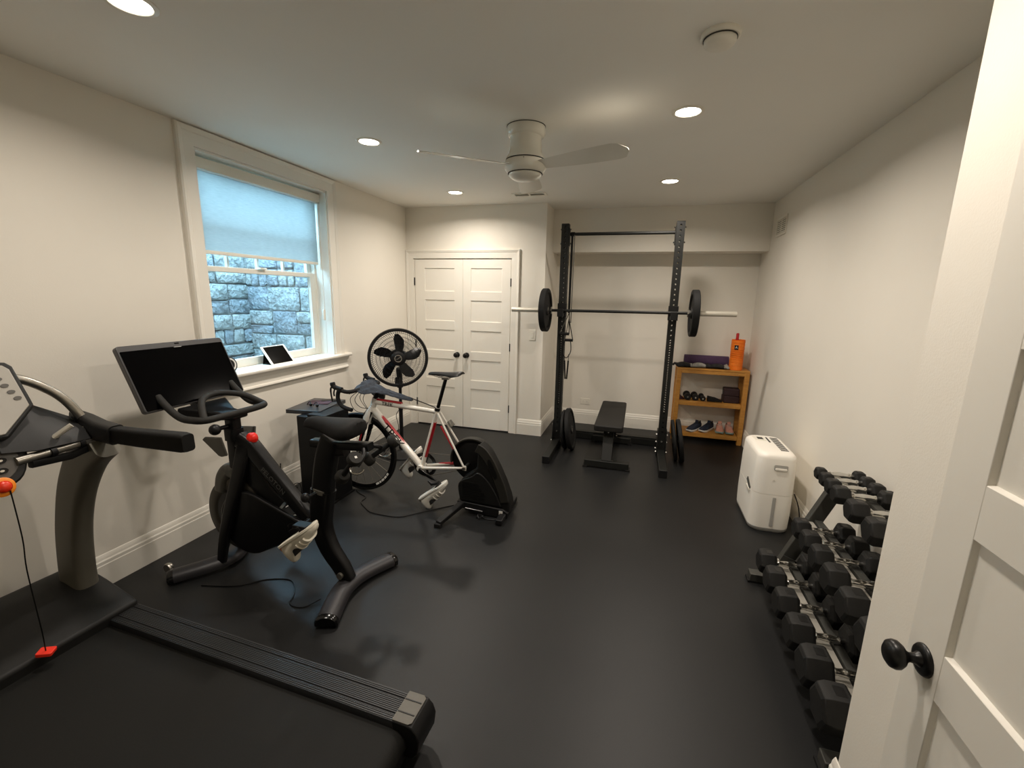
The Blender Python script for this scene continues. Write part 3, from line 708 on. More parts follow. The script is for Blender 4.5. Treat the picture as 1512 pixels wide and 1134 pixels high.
foot([(-1.385, 1.60, 0.036), (-1.44, 1.76, 0.045), (-1.452, 1.86, 0.048), (-1.435, 1.97, 0.045), (-1.365, 2.14, 0.036)])
ff = foot([(-2.435, 1.63, 0.036), (-2.325, 1.76, 0.045), (-2.28, 1.86, 0.048), (-2.325, 1.96, 0.045), (-2.435, 2.09, 0.036)])
for yy in (1.655, 2.065):
    MB().lathe([(0, -0.012), (0.026, -0.012), (0.029, -0.006), (0.029, 0.006), (0.026, 0.012), (0, 0.012)], axes((-2.505, yy, 0.05), (1, 0, 0), (0, 0, 1), (0, 1, 0)), seg=18).build('transport_wheel', 'steel_brushed', sb, smooth=40)
def stem(name, pts, w, h, m='bike_black', r=0.3, n=6, scale=None, up=(0, 1, 0)):
    P = spline(pts, n)
    sc = None if scale is None else [scale[0] + (scale[1] - scale[0]) * i / (len(P) - 1) for i in range(len(P))]
    return MB().sweep(P, rrect(w, h, min(w, h) * r), up=up, scale=sc).build(name, m, sb, smooth=50)
for s in (-1, 1): stem('fork_leg', [(-2.265, YC + s * 0.07, 0.06), (-2.225, YC + s * 0.066, 0.23), (-2.16, YC + s * 0.055, 0.43), (-2.10, YC + s * 0.035, 0.62), (-2.065, YC + s * 0.012, 0.78)], 0.058, 0.034, scale=(0.9, 1.6))
fd = stem('main_frame_beam', [(-2.10, YC, 0.81), (-2.04, YC, 0.775), (-1.94, YC, 0.67), (-1.80, YC, 0.525), (-1.69, YC, 0.41), (-1.60, YC, 0.34)], 0.085, 0.068, scale=(1.15, 0.85))
stem('head_web', [(-2.10, YC, 0.70), (-2.04, YC, 0.62), (-1.96, YC, 0.53), (-1.86, YC, 0.44)], 0.13, 0.05)
stem('seat_mast_base', [(-1.45, YC, 0.065), (-1.49, YC, 0.14), (-1.56, YC, 0.24), (-1.60, YC, 0.36), (-1.592, YC, 0.48), (-1.575, YC, 0.585)], 0.115, 0.075, scale=(0.75, 1.12))
sp = stem('seat_post', [(-1.577, YC, 0.57), (-1.555, YC, 0.70), (-1.53, YC, 0.80), (-1.5, YC, 0.875)], 0.115, 0.075)
MB().sweep([(-1.578, YC, 0.572), (-1.574, YC, 0.594)], circle2(0.058, 24, 0.048), up=(0, 1, 0)).build('post_collar', 'grey_metal', sb, smooth=50)
kn = MB(); kn.cyl((-1.585, YC - 0.04, 0.58), (-1.60, YC - 0.085, 0.575), 0.009, seg=10); kn.ball((-1.605, YC - 0.10, 0.575), (0.026, 0.022, 0.026)); kn.build('seat_height_knob', 'black_satin', sb, smooth=60)
stem('seat_slider', [(-1.62, YC, 0.845), (-1.45, YC, 0.85), (-1.27, YC, 0.862)], 0.042, 0.055, r=0.25)
MB().sweep([(-1.60, YC, 0.80), (-1.50, YC, 0.815), (-1.42, YC, 0.83)], rrect(0.07, 0.05, 0.02), up=(0, 1, 0)).build('slider_clamp', 'black_satin', sb, smooth=50)
st_ = [(-1.66, 0.028, 0.942, 0.030), (-1.63, 0.034, 0.958, 0.040), (-1.57, 0.044, 0.964, 0.048), (-1.50, 0.062, 0.963, 0.058), (-1.44, 0.088, 0.964, 0.07), (-1.39, 0.102, 0.968, 0.075), (-1.35, 0.096, 0.97, 0.068), (-1.325, 0.07, 0.962, 0.045)]
rings = []
for x, hw, zt, th in st_:
    ring = []
    zt += 0.03; th *= 1.45
    for k in range(14):
        a = 2 * math.pi * k / 14; ca, sa = math.cos(a), math.sin(a)
        ring.append((x, YC + hw * math.copysign(abs(ca) ** 0.8, ca), zt - th / 2 + th / 2 * math.copysign(abs(sa) ** 0.8, sa) - (0.012 * abs(ca) ** 2)))
    rings.append(ring)
MB().loft(rings).build('saddle', 'rubber_black', sb, smooth=60, subsurf=1)
# dumbbell holder arms behind the seat
hl = MB()
hl.tube(fillet([(-1.29, YC - 0.03, 0.855), (-1.26, YC - 0.07, 0.84), (-1.27, YC - 0.115, 0.80)], 0.03), 0.011, 10); hl.tube(fillet([(-1.29, YC + 0.03, 0.855), (-1.26, YC + 0.07, 0.84), (-1.27, YC + 0.115, 0.80)], 0.03), 0.011, 10)
hl.build('weight_holder', 'black_satin', sb, smooth=60)
for s in (-1, 1):
    ring = [(-1.27 + 0.036 * math.cos(R(a)), YC + s * 0.12 + 0.014 * math.sin(R(a)), 0.785 + 0.018 * math.sin(R(a))) for a in range(-190, 20, 20)]
    MB().tube(ring, 0.006, 8).build('holder_ring', 'chrome', sb, smooth=60)
# flywheel, brake cover and drive guard
FW = axes((-2.165, YC, 0.345), (1, 0, 0), (0, 0, 1), (0, -1, 0))
fl = MB(FW).lathe([(0, -0.012), (0.15, -0.012), (0.165, -0.02), (0.215, -0.02), (0.225, -0.012), (0.225, 0.012), (0.215, 0.02), (0.165, 0.02), (0.15, 0.012), (0, 0.012)], seg=56).build('flywheel', 'flywheel_grey', sb, smooth=40)
MB(FW).lathe([(0.0, 0.013), (0.15, 0.013), (0.155, 0.016), (0.13, 0.02), (0, 0.02)], seg=48).build('flywheel_hub', 'bike_black', fl, smooth=40)
MB().sweep(spline([(-2.28, YC, 0.48), (-2.26, YC, 0.56), (-2.215, YC, 0.61), (-2.16, YC, 0.6)], 5), rrect(0.085, 0.07, 0.03), up=(0, 1, 0)).build('brake_cover', 'guard_grey', sb, smooth=50)
g = []
for a in range(70, 291, 10): g.append((-2.07 + 0.19 * math.cos(R(a)), 0.325 + 0.19 * math.sin(R(a))))
for a in range(-90, 91, 12): g.append((-1.735 + 0.06 * math.cos(R(a)), 0.345 + 0.06 * math.sin(R(a))))
MB().prism(g, -0.015, 0.012, axes((0, YC - 0.04, 0), (1, 0, 0), (0, 0, 1), (0, -1, 0))).build('drive_guard', 'bike_black', sb, smooth=40, bevel=0.008)
MB().lathe([(0, 0.012), (0.045, 0.012), (0.045, 0.018), (0.03, 0.022), (0, 0.022)], axes((-1.735, YC - 0.045, 0.345), (1, 0, 0), (0, 0, 1), (0, -1, 0)), seg=24).build('crank_cover', 'black_gloss', sb)
BBx, BBz = -1.735, 0.345
ca = R(-18); Lc = 0.17
pn = Vector((BBx + 0.15, YC - 0.105, BBz + 0.11))
MB().beam((BBx, YC - 0.085, BBz), pn, 0.016, 0.03, up=(0, 0, 1)).build('crank_arm', 'bike_black', sb, bevel=0.004)
MB().beam((BBx, YC + 0.085, BBz), (BBx - 0.15, YC + 0.105, BBz - 0.03), 0.016, 0.03, up=(0, 0, 1)).build('crank_arm', 'crank_metal', sb, bevel=0.004)
MB().beam((-1.90, YC + 0.06, 0.275), (-1.73, YC - 0.02, 0.22), 0.06, 0.028, up=(0, 0, 1)).build('lower_stay', 'crank_metal', sb, bevel=0.006)
pd = MB(); pd.cyl(pn, pn + Vector((0, -0.09, 0)), 0.008, seg=10); pd.box((pn.x - 0.035, pn.y - 0.085, pn.z - 0.008), (pn.x + 0.045, pn.y - 0.03, pn.z + 0.01)); pd.build('pedal', 'black_satin', sb, bevel=0.003)
pf = Vector((BBx - 0.15, YC + 0.105, BBz - 0.03)); pd = MB(); pd.cyl(pf, pf + Vector((0, 0.09, 0)), 0.008, seg=10); pd.box((pf.x - 0.035, pf.y + 0.03, pf.z - 0.008), (pf.x + 0.045, pf.y + 0.085, pf.z + 0.01)); pd.build('pedal', 'black_satin', sb, bevel=0.003)
MB().cyl((-1.475, YC - 0.045, 0.105), (-1.475, YC + 0.045, 0.105), 0.018, seg=18).build('frame_bolt', 'grey_metal', sb, smooth=50)
# resistance knob
MB().cyl((-2.03, YC, 0.74), (-2.026, YC, 0.80), 0.021, seg=16).build('knob_stem', 'black_gloss', sb, smooth=50)
MB().lathe([(0, -0.03), (0.018, -0.028), (0.028, -0.014), (0.031, 0.002), (0.028, 0.018), (0.018, 0.03), (0, 0.033)], Matrix.Translation((-2.027, YC, 0.82)), seg=10).build('resistance_knob', 'knob_red', sb, smooth=30)
# handlebar post, clamp knob, bottle cups
stem('handlebar_post', [(-2.152, YC, 0.60), (-2.152, YC, 0.94)], 0.075, 0.055)
MB().sweep([(-2.152, YC, 0.80), (-2.152, YC, 0.87)], rrect(0.095, 0.075, 0.03), up=(0, 1, 0)).build('post_sleeve', 'black_satin', sb, smooth=50)
kn = MB(); kn.cyl((-2.16, YC - 0.03, 0.885), (-2.165, YC - 0.08, 0.885), 0.012, seg=12); kn.ball((-2.166, YC - 0.10, 0.885), 0.03, 18, 12); kn.build('clamp_knob', 'black_satin', sb, smooth=60)
for s in (-1, 1):
    Mx = axes((-2.17, YC + s * 0.10, 0.79), (1, 0, 0), (0, s * 0.2, 0.98), (0, -0.98, s * 0.2))
    MB(Mx).prism([(-0.082, 0.035), (-0.06, 0.052), (0.055, 0.062), (0.06, -0.05), (0.02, -0.062), (0.0, -0.058)], -0.006, 0.006).build('bottle_cup', 'guard_grey', sb, smooth=40, bevel=0.004)
hb_pts = fillet([(-2.39, YC - 0.215, 1.075), (-2.33, YC - 0.215, 1.02), (-2.25, YC - 0.212, 0.965), (-2.11, YC - 0.205, 0.965), (-2.095, YC - 0.10, 0.968), (-2.085, YC + 0.10, 0.968), (-2.11, YC + 0.205, 0.965), (-2.25, YC + 0.212, 0.965), (-2.33, YC + 0.215, 1.02), (-2.39, YC + 0.215, 1.075)], [0, .05, .08, .07, .1, .1, .07, .08, .05, 0], 5)
MB().tube(hb_pts, 0.0185, 12).build('handlebar', 'rubber_grey', sb, smooth=60)
ib = fillet([(-2.12, YC - 0.19, 0.968), (-2.215, YC - 0.125, 1.045), (-2.29, YC - 0.02, 1.05), (-2.29, YC + 0.06, 1.05), (-2.215, YC + 0.145, 1.03), (-2.12, YC + 0.195, 0.968)], [0, .06, .08, .08, .06, 0], 5)
MB().tube(ib, 0.017, 12).build('inner_grip_loop', 'rubber_grey', sb, smooth=60)
MB().loft([[(-2.09, YC - 0.05, 0.955), (-2.09, YC + 0.05, 0.955), (-2.09, YC + 0.05, 0.93), (-2.09, YC - 0.05, 0.93)], [(-2.20, YC - 0.06, 0.97), (-2.20, YC + 0.06, 0.97), (-2.20, YC + 0.06, 0.92), (-2.20, YC - 0.06, 0.92)], [(-2.36, YC - 0.15, 1.0), (-2.36, YC + 0.15, 1.0), (-2.36, YC + 0.15, 0.955), (-2.36, YC - 0.15, 0.955)]]).build('bar_bracket', 'bike_black', sb, smooth=40, bevel=0.01)
MB().sweep([(-2.22, YC, 0.94), (-2.36, YC, 0.955), (-2.44, YC, 1.02), (-2.475, YC, 1.12)], rrect(0.06, 0.04, 0.012), up=(0, 1, 0)).build('screen_arm', 'bike_black', sb, smooth=50)
# screen: X across (+Y world), Y up, Z to the rider
up_v = Vector((-0.15, 0, 0.333)).normalized(); out_v = Vector((0.333, 0, 0.15)).normalized()
SM = axes((-2.425, 1.845, 1.175), (0, 1, 0), up_v, out_v)
sc_ = MB(SM).prism(rrect(0.585, 0.362, 0.016), -0.03, 0.0).build('screen_housing', 'bezel_grey', sb, smooth=30, bevel=0.004)
MB(SM).prism([(x, y - 0.012) for x, y in rrect(0.567, 0.325, 0.006)], 0.0, 0.0015).build('screen_glass', 'screen_glass', sc_)
MB(SM).box((-0.012, 0.147, 0.0014), (0.03, 0.149, 0.002)).build('status_light', 'print_white', sc_)
MB(SM).box((0.0, 0.165, 0.0), (0.025, 0.172, 0.0012)).build('camera_window', 'black_gloss', sc_)
MB(SM).prism(rrect(0.2, 0.16, 0.03), -0.055, -0.03).build('screen_mount', 'bike_black', sc_, bevel=0.006)
MB().tube(spline([(-2.2, YC - 0.02, 0.60), (-2.225, YC - 0.01, 0.57), (-2.23, YC, 0.6), (-2.19, YC, 0.68)], 6), 0.004, 6).build('brake_cable', 'black_satin', sb)
# frame lettering along the rear beam
d_ = Vector((-1.74, 0, 0.455)) - Vector((-1.93, 0, 0.63)); d_.normalize(); n_ = Vector((d_.z, 0, -d_.x)); n_ = n_ if n_.z > 0 else -n_
vs, fs = text_mesh('PELOTON', 0.042)
MB().add(vs, fs, axes((-1.875, YC - 0.0355, 0.602), d_, n_, (0, -1, 0))).build('frame_lettering', 'print_grey', sb)

# ================================================================== road bike on a trainer
mat('bike_white', '#dcd8cf', 0.28, var=0.02, coat=0.3)
mat('bike_red', '#a51a24', 0.3, coat=0.3, var=0.04)
mat('tyre', '#0b0b0b', 0.6, spec=0.3, var=0.1, vscale=60)
mat('rim_black', '#0b0b0c', 0.25, spec=0.4, var=0.05)
mat('bar_tape', '#151414', 0.75, spec=0.25, var=0.1, vscale=120, bump=0.1, bscale=300)
mat('towel_blue', '#2e333b', 0.95, var=0.25, vscale=30, bump=0.5, bscale=90)
mat('shoe_white', '#d8d5cc', 0.4, var=0.04, vscale=12)
mat('shoe_dark', '#1c1a19', 0.8)
YR = 3.0
rb = thing('road_bike', 'white and red road bike with drop handlebar fixed in a trainer', 'bicycle', (-1.65, YR, 0))
def RP(x, z, dy=0.0): return Vector((x, YR + dy, z))
AX, BB_, SC_, HT, HB, FA = (-1.198, 0.339), (-1.585, 0.275), (-1.445, 0.757), (-1.985, 0.805), (-2.022, 0.695), (-2.145, 0.335)
def ftube(name, a, b, r0, r1, m='bike_white', dy0=0, dy1=0, sq=1.0, seg=14):
    P = [RP(a[0], a[1], dy0), RP(b[0], b[1], dy1)]
    n = 6
    pts = [P[0].lerp(P[1], i / n) for i in range(n + 1)]
    return MB().sweep(pts, circle2(1.0, seg), up=(0, 1, 0), scale=[((r0 + (r1 - r0) * i / n), (r0 + (r1 - r0) * i / n) * sq) for i in range(n + 1)]).build(name, m, rb, smooth=60)
ftube('top_tube', (-1.995, 0.775), (-1.45, 0.742), 0.022, 0.017)
dt = ftube('down_tube', (-2.012, 0.715), BB_, 0.029, 0.028)
ftube('seat_tube', BB_, (-1.44, 0.775), 0.018, 0.0165)
ftube('head_tube', HB, HT, 0.026, 0.024)
for s in (-1, 1):
    ftube('chain_stay', (BB_[0] + 0.03, BB_[1] + 0.005), AX, 0.0125, 0.009, 'bike_white', s * 0.03, s * 0.063)
    ftube('seat_stay', (SC_[0] + 0.012, SC_[1] - 0.02), AX, 0.0085, 0.008, 'bike_white', s * 0.022, s * 0.063)
    lk = MB().sweep([RP(-2.022, 0.70, s * 0.03), RP(-2.05, 0.62, s * 0.048), RP(-2.10, 0.47, s * 0.052), RP(FA[0], FA[1], s * 0.052)], circle2(1.0, 12), up=(0, 1, 0), scale=[(0.026, 0.014), (0.024, 0.013), (0.018, 0.010), (0.011, 0.008)]).build('fork_blade', 'rim_black', rb, smooth=60)
    MB().sweep([RP(-2.075, 0.545, s * 0.0535), RP(-2.115, 0.43, s * 0.055)], rrect(0.012, 0.018, 0.004), up=(0, 1, 0)).build('fork_stripe', 'bike_red', lk)
    MB().box((AX[0] - 0.014, YR + s * 0.063 - 0.004, AX[1] - 0.02), (AX[0] + 0.018, YR + s * 0.063 + 0.004, AX[1] + 0.018)).build('dropout', 'bike_white', rb, bevel=0.003)
MB().sweep([RP(-2.012, 0.735), RP(-2.028, 0.695), RP(-2.045, 0.645), RP(-2.06, 0.595)], rrect(0.055, 0.128, 0.02), up=(0, 1, 0), scale=[0.5, 0.8, 1.0, 0.95]).build('fork_crown', 'bike_white', rb, smooth=60)
MB().cyl(RP(BB_[0], BB_[1], -0.045), RP(BB_[0], BB_[1], 0.045), 0.025, seg=20).build('bottom_bracket', 'bike_white', rb, smooth=50)
MB().sweep([RP(-2.0, 0.785, 0.0), RP(-1.75, 0.771, 0)], [(a * 0.014, b * 0.010 + 0.0125) for a, b in circle2(1, 10)], up=(0, 0, 1)).build('top_tube_stripe', 'bike_red', rb, smooth=60)
d = Vector((BB_[0] + 2.012, 0, BB_[1] - 0.715)).normalized(); nrm = Vector((-d.z, 0, d.x)); nrm = nrm if nrm.z > 0 else -nrm
p0, p1 = RP(-2.012, 0.715) + d * 0.05 + nrm * 0.017, RP(-2.012, 0.715) + d * 0.42 + nrm * 0.017
MB().sweep([p0, p0.lerp(p1, 0.3), p1], [(a * 0.0235, b * 0.014) for a, b in circle2(1, 12)], up=nrm, scale=[0.7, 1, 0.75]).build('down_tube_stripe', 'bike_red', rb, smooth=60)
st0 = Vector((-1.445 - BB_[0], 0, 0.757 - BB_[1])).normalized()
MB().sweep([RP(BB_[0], BB_[1]) + st0 * 0.10, RP(BB_[0], BB_[1]) + st0 * 0.40], [(a * 0.0182, b * 0.012 + 0.010) for a, b in circle2(1, 10)], up=(0.96, 0, -0.28)).build('seat_tube_panel', 'bike_red', rb, smooth=60)
MB().sweep([RP(BB_[0] + 0.13, 0.297, 0.043), RP(-1.24, 0.334, 0.060)], circle2(0.0135, 10), up=(0, 1, 0)).build('chain_stay_sleeve', 'bike_red', rb, smooth=60)
MB().sweep([RP(-1.405, 0.64, -0.0265), RP(-1.29, 0.475, -0.046)], circle2(0.0088, 10), up=(0, 1, 0)).build('seat_stay_stripe', 'bike_red', rb, smooth=60)
# lettering on the near side of the tubes
vs, fs = text_mesh('TREK', 0.098)
MB().add(vs, fs, axes(RP(-1.818, 0.513, -0.0295), d, nrm, (0, -1, 0))).build('frame_lettering', 'rim_black', rb)
vs, fs = text_mesh('TREK', 0.042)
MB().add(vs, fs, axes(RP(-1.865, 0.768, -0.0225), (0.998, 0, -0.06), (0.06, 0, 0.998), (0, -1, 0))).build('frame_lettering', 'rim_black', rb)
# seat post, saddle
sp_ = MB().cyl(RP(-1.448, 0.745), RP(-1.372, 1.005), 0.0138, seg=16).build('seat_post', 'rim_black', rb, smooth=60)
MB().cyl(RP(-1.447, 0.75), RP(-1.441, 0.773), 0.021, seg=16).build('seat_clamp', 'black_satin', rb, smooth=60)
MB().beam(RP(-1.40, 1.008), RP(-1.34, 1.013), 0.035, 0.022).build('saddle_clamp', 'chrome', rb, bevel=0.004)
for s in (-1, 1): MB().tube([RP(-1.48, 1.03, s * 0.012), RP(-1.42, 1.016, s * 0.02), RP(-1.33, 1.02, s * 0.022), RP(-1.26, 1.04, s * 0.035)], 0.0035, 8).build('saddle_rail', 'chrome', rb)
rings = []
for x, hw, z, th in ((-1.515, 0.016, 1.035, 0.02), (-1.49, 0.02, 1.04, 0.026), (-1.43, 0.023, 1.042, 0.028), (-1.36, 0.035, 1.043, 0.03), (-1.30, 0.058, 1.048, 0.03), (-1.255, 0.07, 1.058, 0.026), (-1.232, 0.062, 1.062, 0.018)):
    rings.append([(x, YR + hw * math.cos(a), z + th / 2 * math.sin(a) - 0.02 * abs(math.cos(a)) ** 2 * (hw / 0.07)) for a in [2 * math.pi * k / 14 for k in range(14)]])
MB().loft(rings).build('saddle', 'black_satin', rb, smooth=60, subsurf=1)
# front wheel
def wheel_mesh():
    W = axes((FA[0], YR, FA[1]), (1, 0, 0), (0, 0, 1), (0, -1, 0))
    ty = [(0.322 + 0.0125 * math.cos(a), 0.0125 * math.sin(a)) for a in [2 * math.pi * k / 10 for k in range(11)]]
    MB(W).lathe(ty, seg=72).build('tyre', 'tyre', rb, smooth=60)
    rim = MB(W).lathe([(0.284, -0.006), (0.312, -0.011), (0.315, 0), (0.312, 0.011), (0.284, 0.006), (0.282, 0.0), (0.284, -0.006)], seg=72).build('rim', 'rim_black', rb, smooth=40)
    for k, (a0, a1) in enumerate(((-62, -56), (-54.5, -51), (-49.5, -44), (-42.5, -37), (-35.5, -31), (128, 145), (108, 125))):
        MB(W).lathe([(0.290, 0.0085), (0.306, 0.0117), (0.307, 0.0105), (0.290, 0.0075), (0.290, 0.0085)], seg=4, a0=R(a0), a1=R(a1)).build('rim_graphic', 'print_white', rim)
    MB(W).lathe([(0, -0.05), (0.009, -0.05), (0.01, -0.035), (0.02, -0.033), (0.02, -0.026), (0.011, -0.022), (0.011, 0.022), (0.02, 0.026), (0.02, 0.033), (0.01, 0.035), (0.009, 0.05), (0, 0.05)], seg=18).build('hub', 'black_satin', rb, smooth=40)
    for k in range(20):
        a = 2 * math.pi * k / 20 + 0.1; s = 1 if k % 2 else -1
        p = Vector((0.018 * math.cos(a + 0.5 * s), 0.018 * math.sin(a + 0.5 * s), s * 0.029)); q = Vector((0.286 * math.cos(a), 0.286 * math.sin(a), 0))
        MB(W).cyl(p, q, 0.0013, seg=5).build('spoke', 'steel_brushed', rb)
wheel_mesh()
MB().tube([RP(FA[0], FA[1], -0.055), RP(FA[0], FA[1], -0.068), RP(FA[0] + 0.03, FA[1] + 0.03, -0.072)], 0.005, 8).build('quick_release', 'chrome', rb)
# front and rear brake
MB().loft([[RP(-2.06, 0.70, -0.03), RP(-2.06, 0.70, 0.03), RP(-2.045, 0.725, 0.02), RP(-2.045, 0.725, -0.02)], [RP(-2.085, 0.665, -0.036), RP(-2.085, 0.665, 0.036), RP(-2.08, 0.68, 0.03), RP(-2.08, 0.68, -0.03)]]).build('front_brake', 'chrome', rb, smooth=30, bevel=0.004)
MB().loft([[RP(-1.355, 0.675, -0.028), RP(-1.355, 0.675, 0.028), RP(-1.34, 0.69, 0.02), RP(-1.34, 0.69, -0.02)], [RP(-1.325, 0.635, -0.034), RP(-1.325, 0.635, 0.034), RP(-1.31, 0.645, 0.03), RP(-1.31, 0.645, -0.03)]]).build('rear_brake', 'grey_metal', rb, smooth=30, bevel=0.004)
# stem, handlebar with tape, hoods, levers
MB().cyl(RP(-1.985, 0.80), RP(-1.972, 0.845), 0.019, seg=16).build('headset_spacer', 'black_satin', rb, smooth=60)
MB().sweep([RP(-1.965, 0.862), RP(-2.0, 0.87), RP(-2.06, 0.885), RP(-2.075, 0.888)], circle2(0.019, 12), up=(0, 1, 0)).build('stem', 'black_satin', rb, smooth=60)
half = [RP(-2.065, 0.888, -0.001), RP(-2.062, 0.888, -0.10), RP(-2.064, 0.888, -0.165), RP(-2.09, 0.888, -0.205), RP(-2.145, 0.895, -0.212), RP(-2.165, 0.880, -0.213), RP(-2.17, 0.83, -0.214), RP(-2.145, 0.785, -0.217), RP(-2.10, 0.765, -0.22), RP(-2.045, 0.755, -0.222)]
for s in (-1, 1):
    P = spline([(p.x, YR + s * (YR - p.y), p.z) for p in half], 6)
    MB().tube(P, 0.0155, 12).build('handlebar', 'bar_tape', rb, smooth=60)
    y = YR + s * 0.212
    hd = MB().sweep(spline([(-2.13, y, 0.905), (-2.175, y, 0.913), (-2.205, y, 0.925), (-2.215, y, 0.955)], 5), circle2(1, 12), up=(0, 1, 0), scale=[(0.017, 0.016)] * 6 + [(0.018, 0.017)] * 5 + [(0.021, 0.017)] * 4 + [(0.015, 0.013)]).build('brake_hood', 'rubber_black', rb, smooth=60)
    MB().tube(spline([(-2.215, y, 0.925), (-2.235, y + 0.004, 0.90), (-2.235, y + 0.006, 0.85), (-2.225, y + 0.006, 0.80)], 5), [0.007] * 8 + [0.006] * 8, 8).build('brake_lever', 'black_satin', rb, smooth=60)
    MB().tube(spline([(-2.205, y - s * 0.01, 0.90), (-2.215, y - s * 0.012, 0.87), (-2.212, y - s * 0.012, 0.845)], 5), 0.006, 8).build('shift_paddle', 'black_satin', rb, smooth=60)
for q in ([(-2.08, -0.08, 0.87), (-2.16, -0.08, 0.80), (-2.14, -0.05, 0.70), (-2.04, -0.03, 0.68)], [(-2.08, -0.05, 0.87), (-2.14, -0.05, 0.79), (-2.10, -0.04, 0.73), (-2.01, -0.03, 0.72)], [(-2.08, 0.05, 0.87), (-2.12, 0.03, 0.78), (-2.06, 0.0, 0.71)], [(-2.08, 0.08, 0.87), (-2.17, 0.06, 0.79), (-2.09, 0.03, 0.70), (-2.03, 0.03, 0.66)]):
    MB().tube(spline([(x, YR + y, z) for x, y, z in q], 7), 0.0025, 6).build('brake_cable', 'black_satin', rb)
# drivetrain
ring = MB(); CRK = axes((BB_[0], YR + 0.052, BB_[1]), (1, 0, 0), (0, 0, 1), (0, -1, 0))
ring.lathe([(0.075, -0.002), (0.1, -0.002), (0.104, 0), (0.1, 0.002), (0.075, 0.002), (0.075, -0.002)], CRK, seg=48)
for k in range(5):
    a = R(72 * k); ring.beam(RP(BB_[0] + 0.02 * math.cos(a), BB_[1] + 0.02 * math.sin(a), 0.055), RP(BB_[0] + 0.085 * math.cos(a), BB_[1] + 0.085 * math.sin(a), 0.055), 0.006, 0.018, up=(-math.sin(a), 0, math.cos(a)))
ring.build('chainring', 'rim_black', rb, smooth=40)
cang = R(-24)
cn = RP(BB_[0] + 0.17 * math.cos(cang), BB_[1] + 0.17 * math.sin(cang), -0.075); cf = RP(BB_[0] - 0.17 * math.cos(cang), BB_[1] - 0.17 * math.sin(cang), 0.075)
MB().beam(RP(BB_[0], BB_[1], -0.055), cn, 0.015, 0.032, up=(0, 0, 1), h1=0.022).build('crank_arm', 'black_gloss', rb, bevel=0.005)
MB().beam(RP(BB_[0], BB_[1], 0.068), cf, 0.015, 0.032, up=(0, 0, 1), h1=0.022).build('crank_arm', 'black_gloss', rb, bevel=0.005)
for c, s in ((cn, -1), (cf, 1)):
    pd = MB(); pd.cyl(c, c + Vector((0, s * 0.075, 0)), 0.007, seg=10)
    pd.sweep([c + Vector((-0.035, s * 0.05, 0.022)), c + Vector((0.0, s * 0.05, 0.004)), c + Vector((0.045, s * 0.05, 0.016))], rrect(0.055, 0.02, 0.006), up=(0, 0, 1), scale=[0.6, 1.1, 0.8])
    pd.build('pedal', 'black_satin', rb, smooth=40)
chain = []
for a in range(90, 271, 15): chain.append(RP(BB_[0] + 0.102 * math.cos(R(a)), BB_[1] + 0.102 * math.sin(R(a)), 0.052))
for a in range(-90, 91, 20): chain.append(RP(AX[0] + 0.045 * math.cos(R(a)), AX[1] + 0.045 * math.sin(R(a)), 0.05))
MB().tube(chain, 0.0035, 6, closed=True).build('chain', 'grey_metal', rb)
# small mount and light under the bar
MB().sweep([RP(-1.93, 0.85, 0.0), RP(-1.925, 0.82, 0.0)], rrect(0.045, 0.045, 0.008), up=(0, 1, 0)).build('stem_computer_mount', 'black_satin', rb, smooth=40)

# ---- sweat towel strapped from the handlebar to the seat post
tw = thing('sweat_guard', 'dark blue-grey cloth stretched over the road bike handlebar', 'towel', (-1.9, YR, 0.89))
rows = []
prof = [(-2.115, 0.155, 0.907), (-2.085, 0.16, 0.918), (-2.04, 0.145, 0.918), (-2.0, 0.115, 0.908), (-1.94, 0.07, 0.895), (-1.87, 0.048, 0.878), (-1.79, 0.036, 0.858), (-1.70, 0.022, 0.836), (-1.655, 0.012, 0.826)]
fine = spline(prof, 5)
for i, q in enumerate(fine):
    x, hw, z = q.x, q.y, q.z
    f = i / (len(fine) - 1); top = []; bot = []
    for k in range(25):
        u = -1 + 2 * k / 24
        nz = noise.noise(Vector((x * 22, u * 3.2, 1.7))) * 0.018 + noise.noise(Vector((x * 45, u * 7, 4.1))) * 0.008
        ridge = 0.022 * math.exp(-((u - 0.35) / 0.25) ** 2) * math.exp(-((f - 0.22) / 0.16) ** 2)
        sag = -0.05 * abs(u) ** 1.7 * min(1, hw / 0.12) - 0.02 * max(0, f - 0.2) * abs(u)
        edge = 0.014 * noise.noise(Vector((u * 5, 0.3, 9.0))) if i < 3 else 0.0
        top.append(Vector((x + edge, YR + u * hw, z + sag + (nz + ridge) * min(1, hw / 0.09) + 0.008)))
        bot.append(top[-1] + Vector((0, 0, -0.006)))
    rows.append(top + bot[::-1])
MB().loft(rows).build('cloth', 'towel_blue', tw, smooth=60)
MB().tube([RP(-1.66, 0.829), RP(-1.55, 0.80), RP(-1.452, 0.772)], 0.004, 8).build('elastic_strap', 'black_matte', tw)

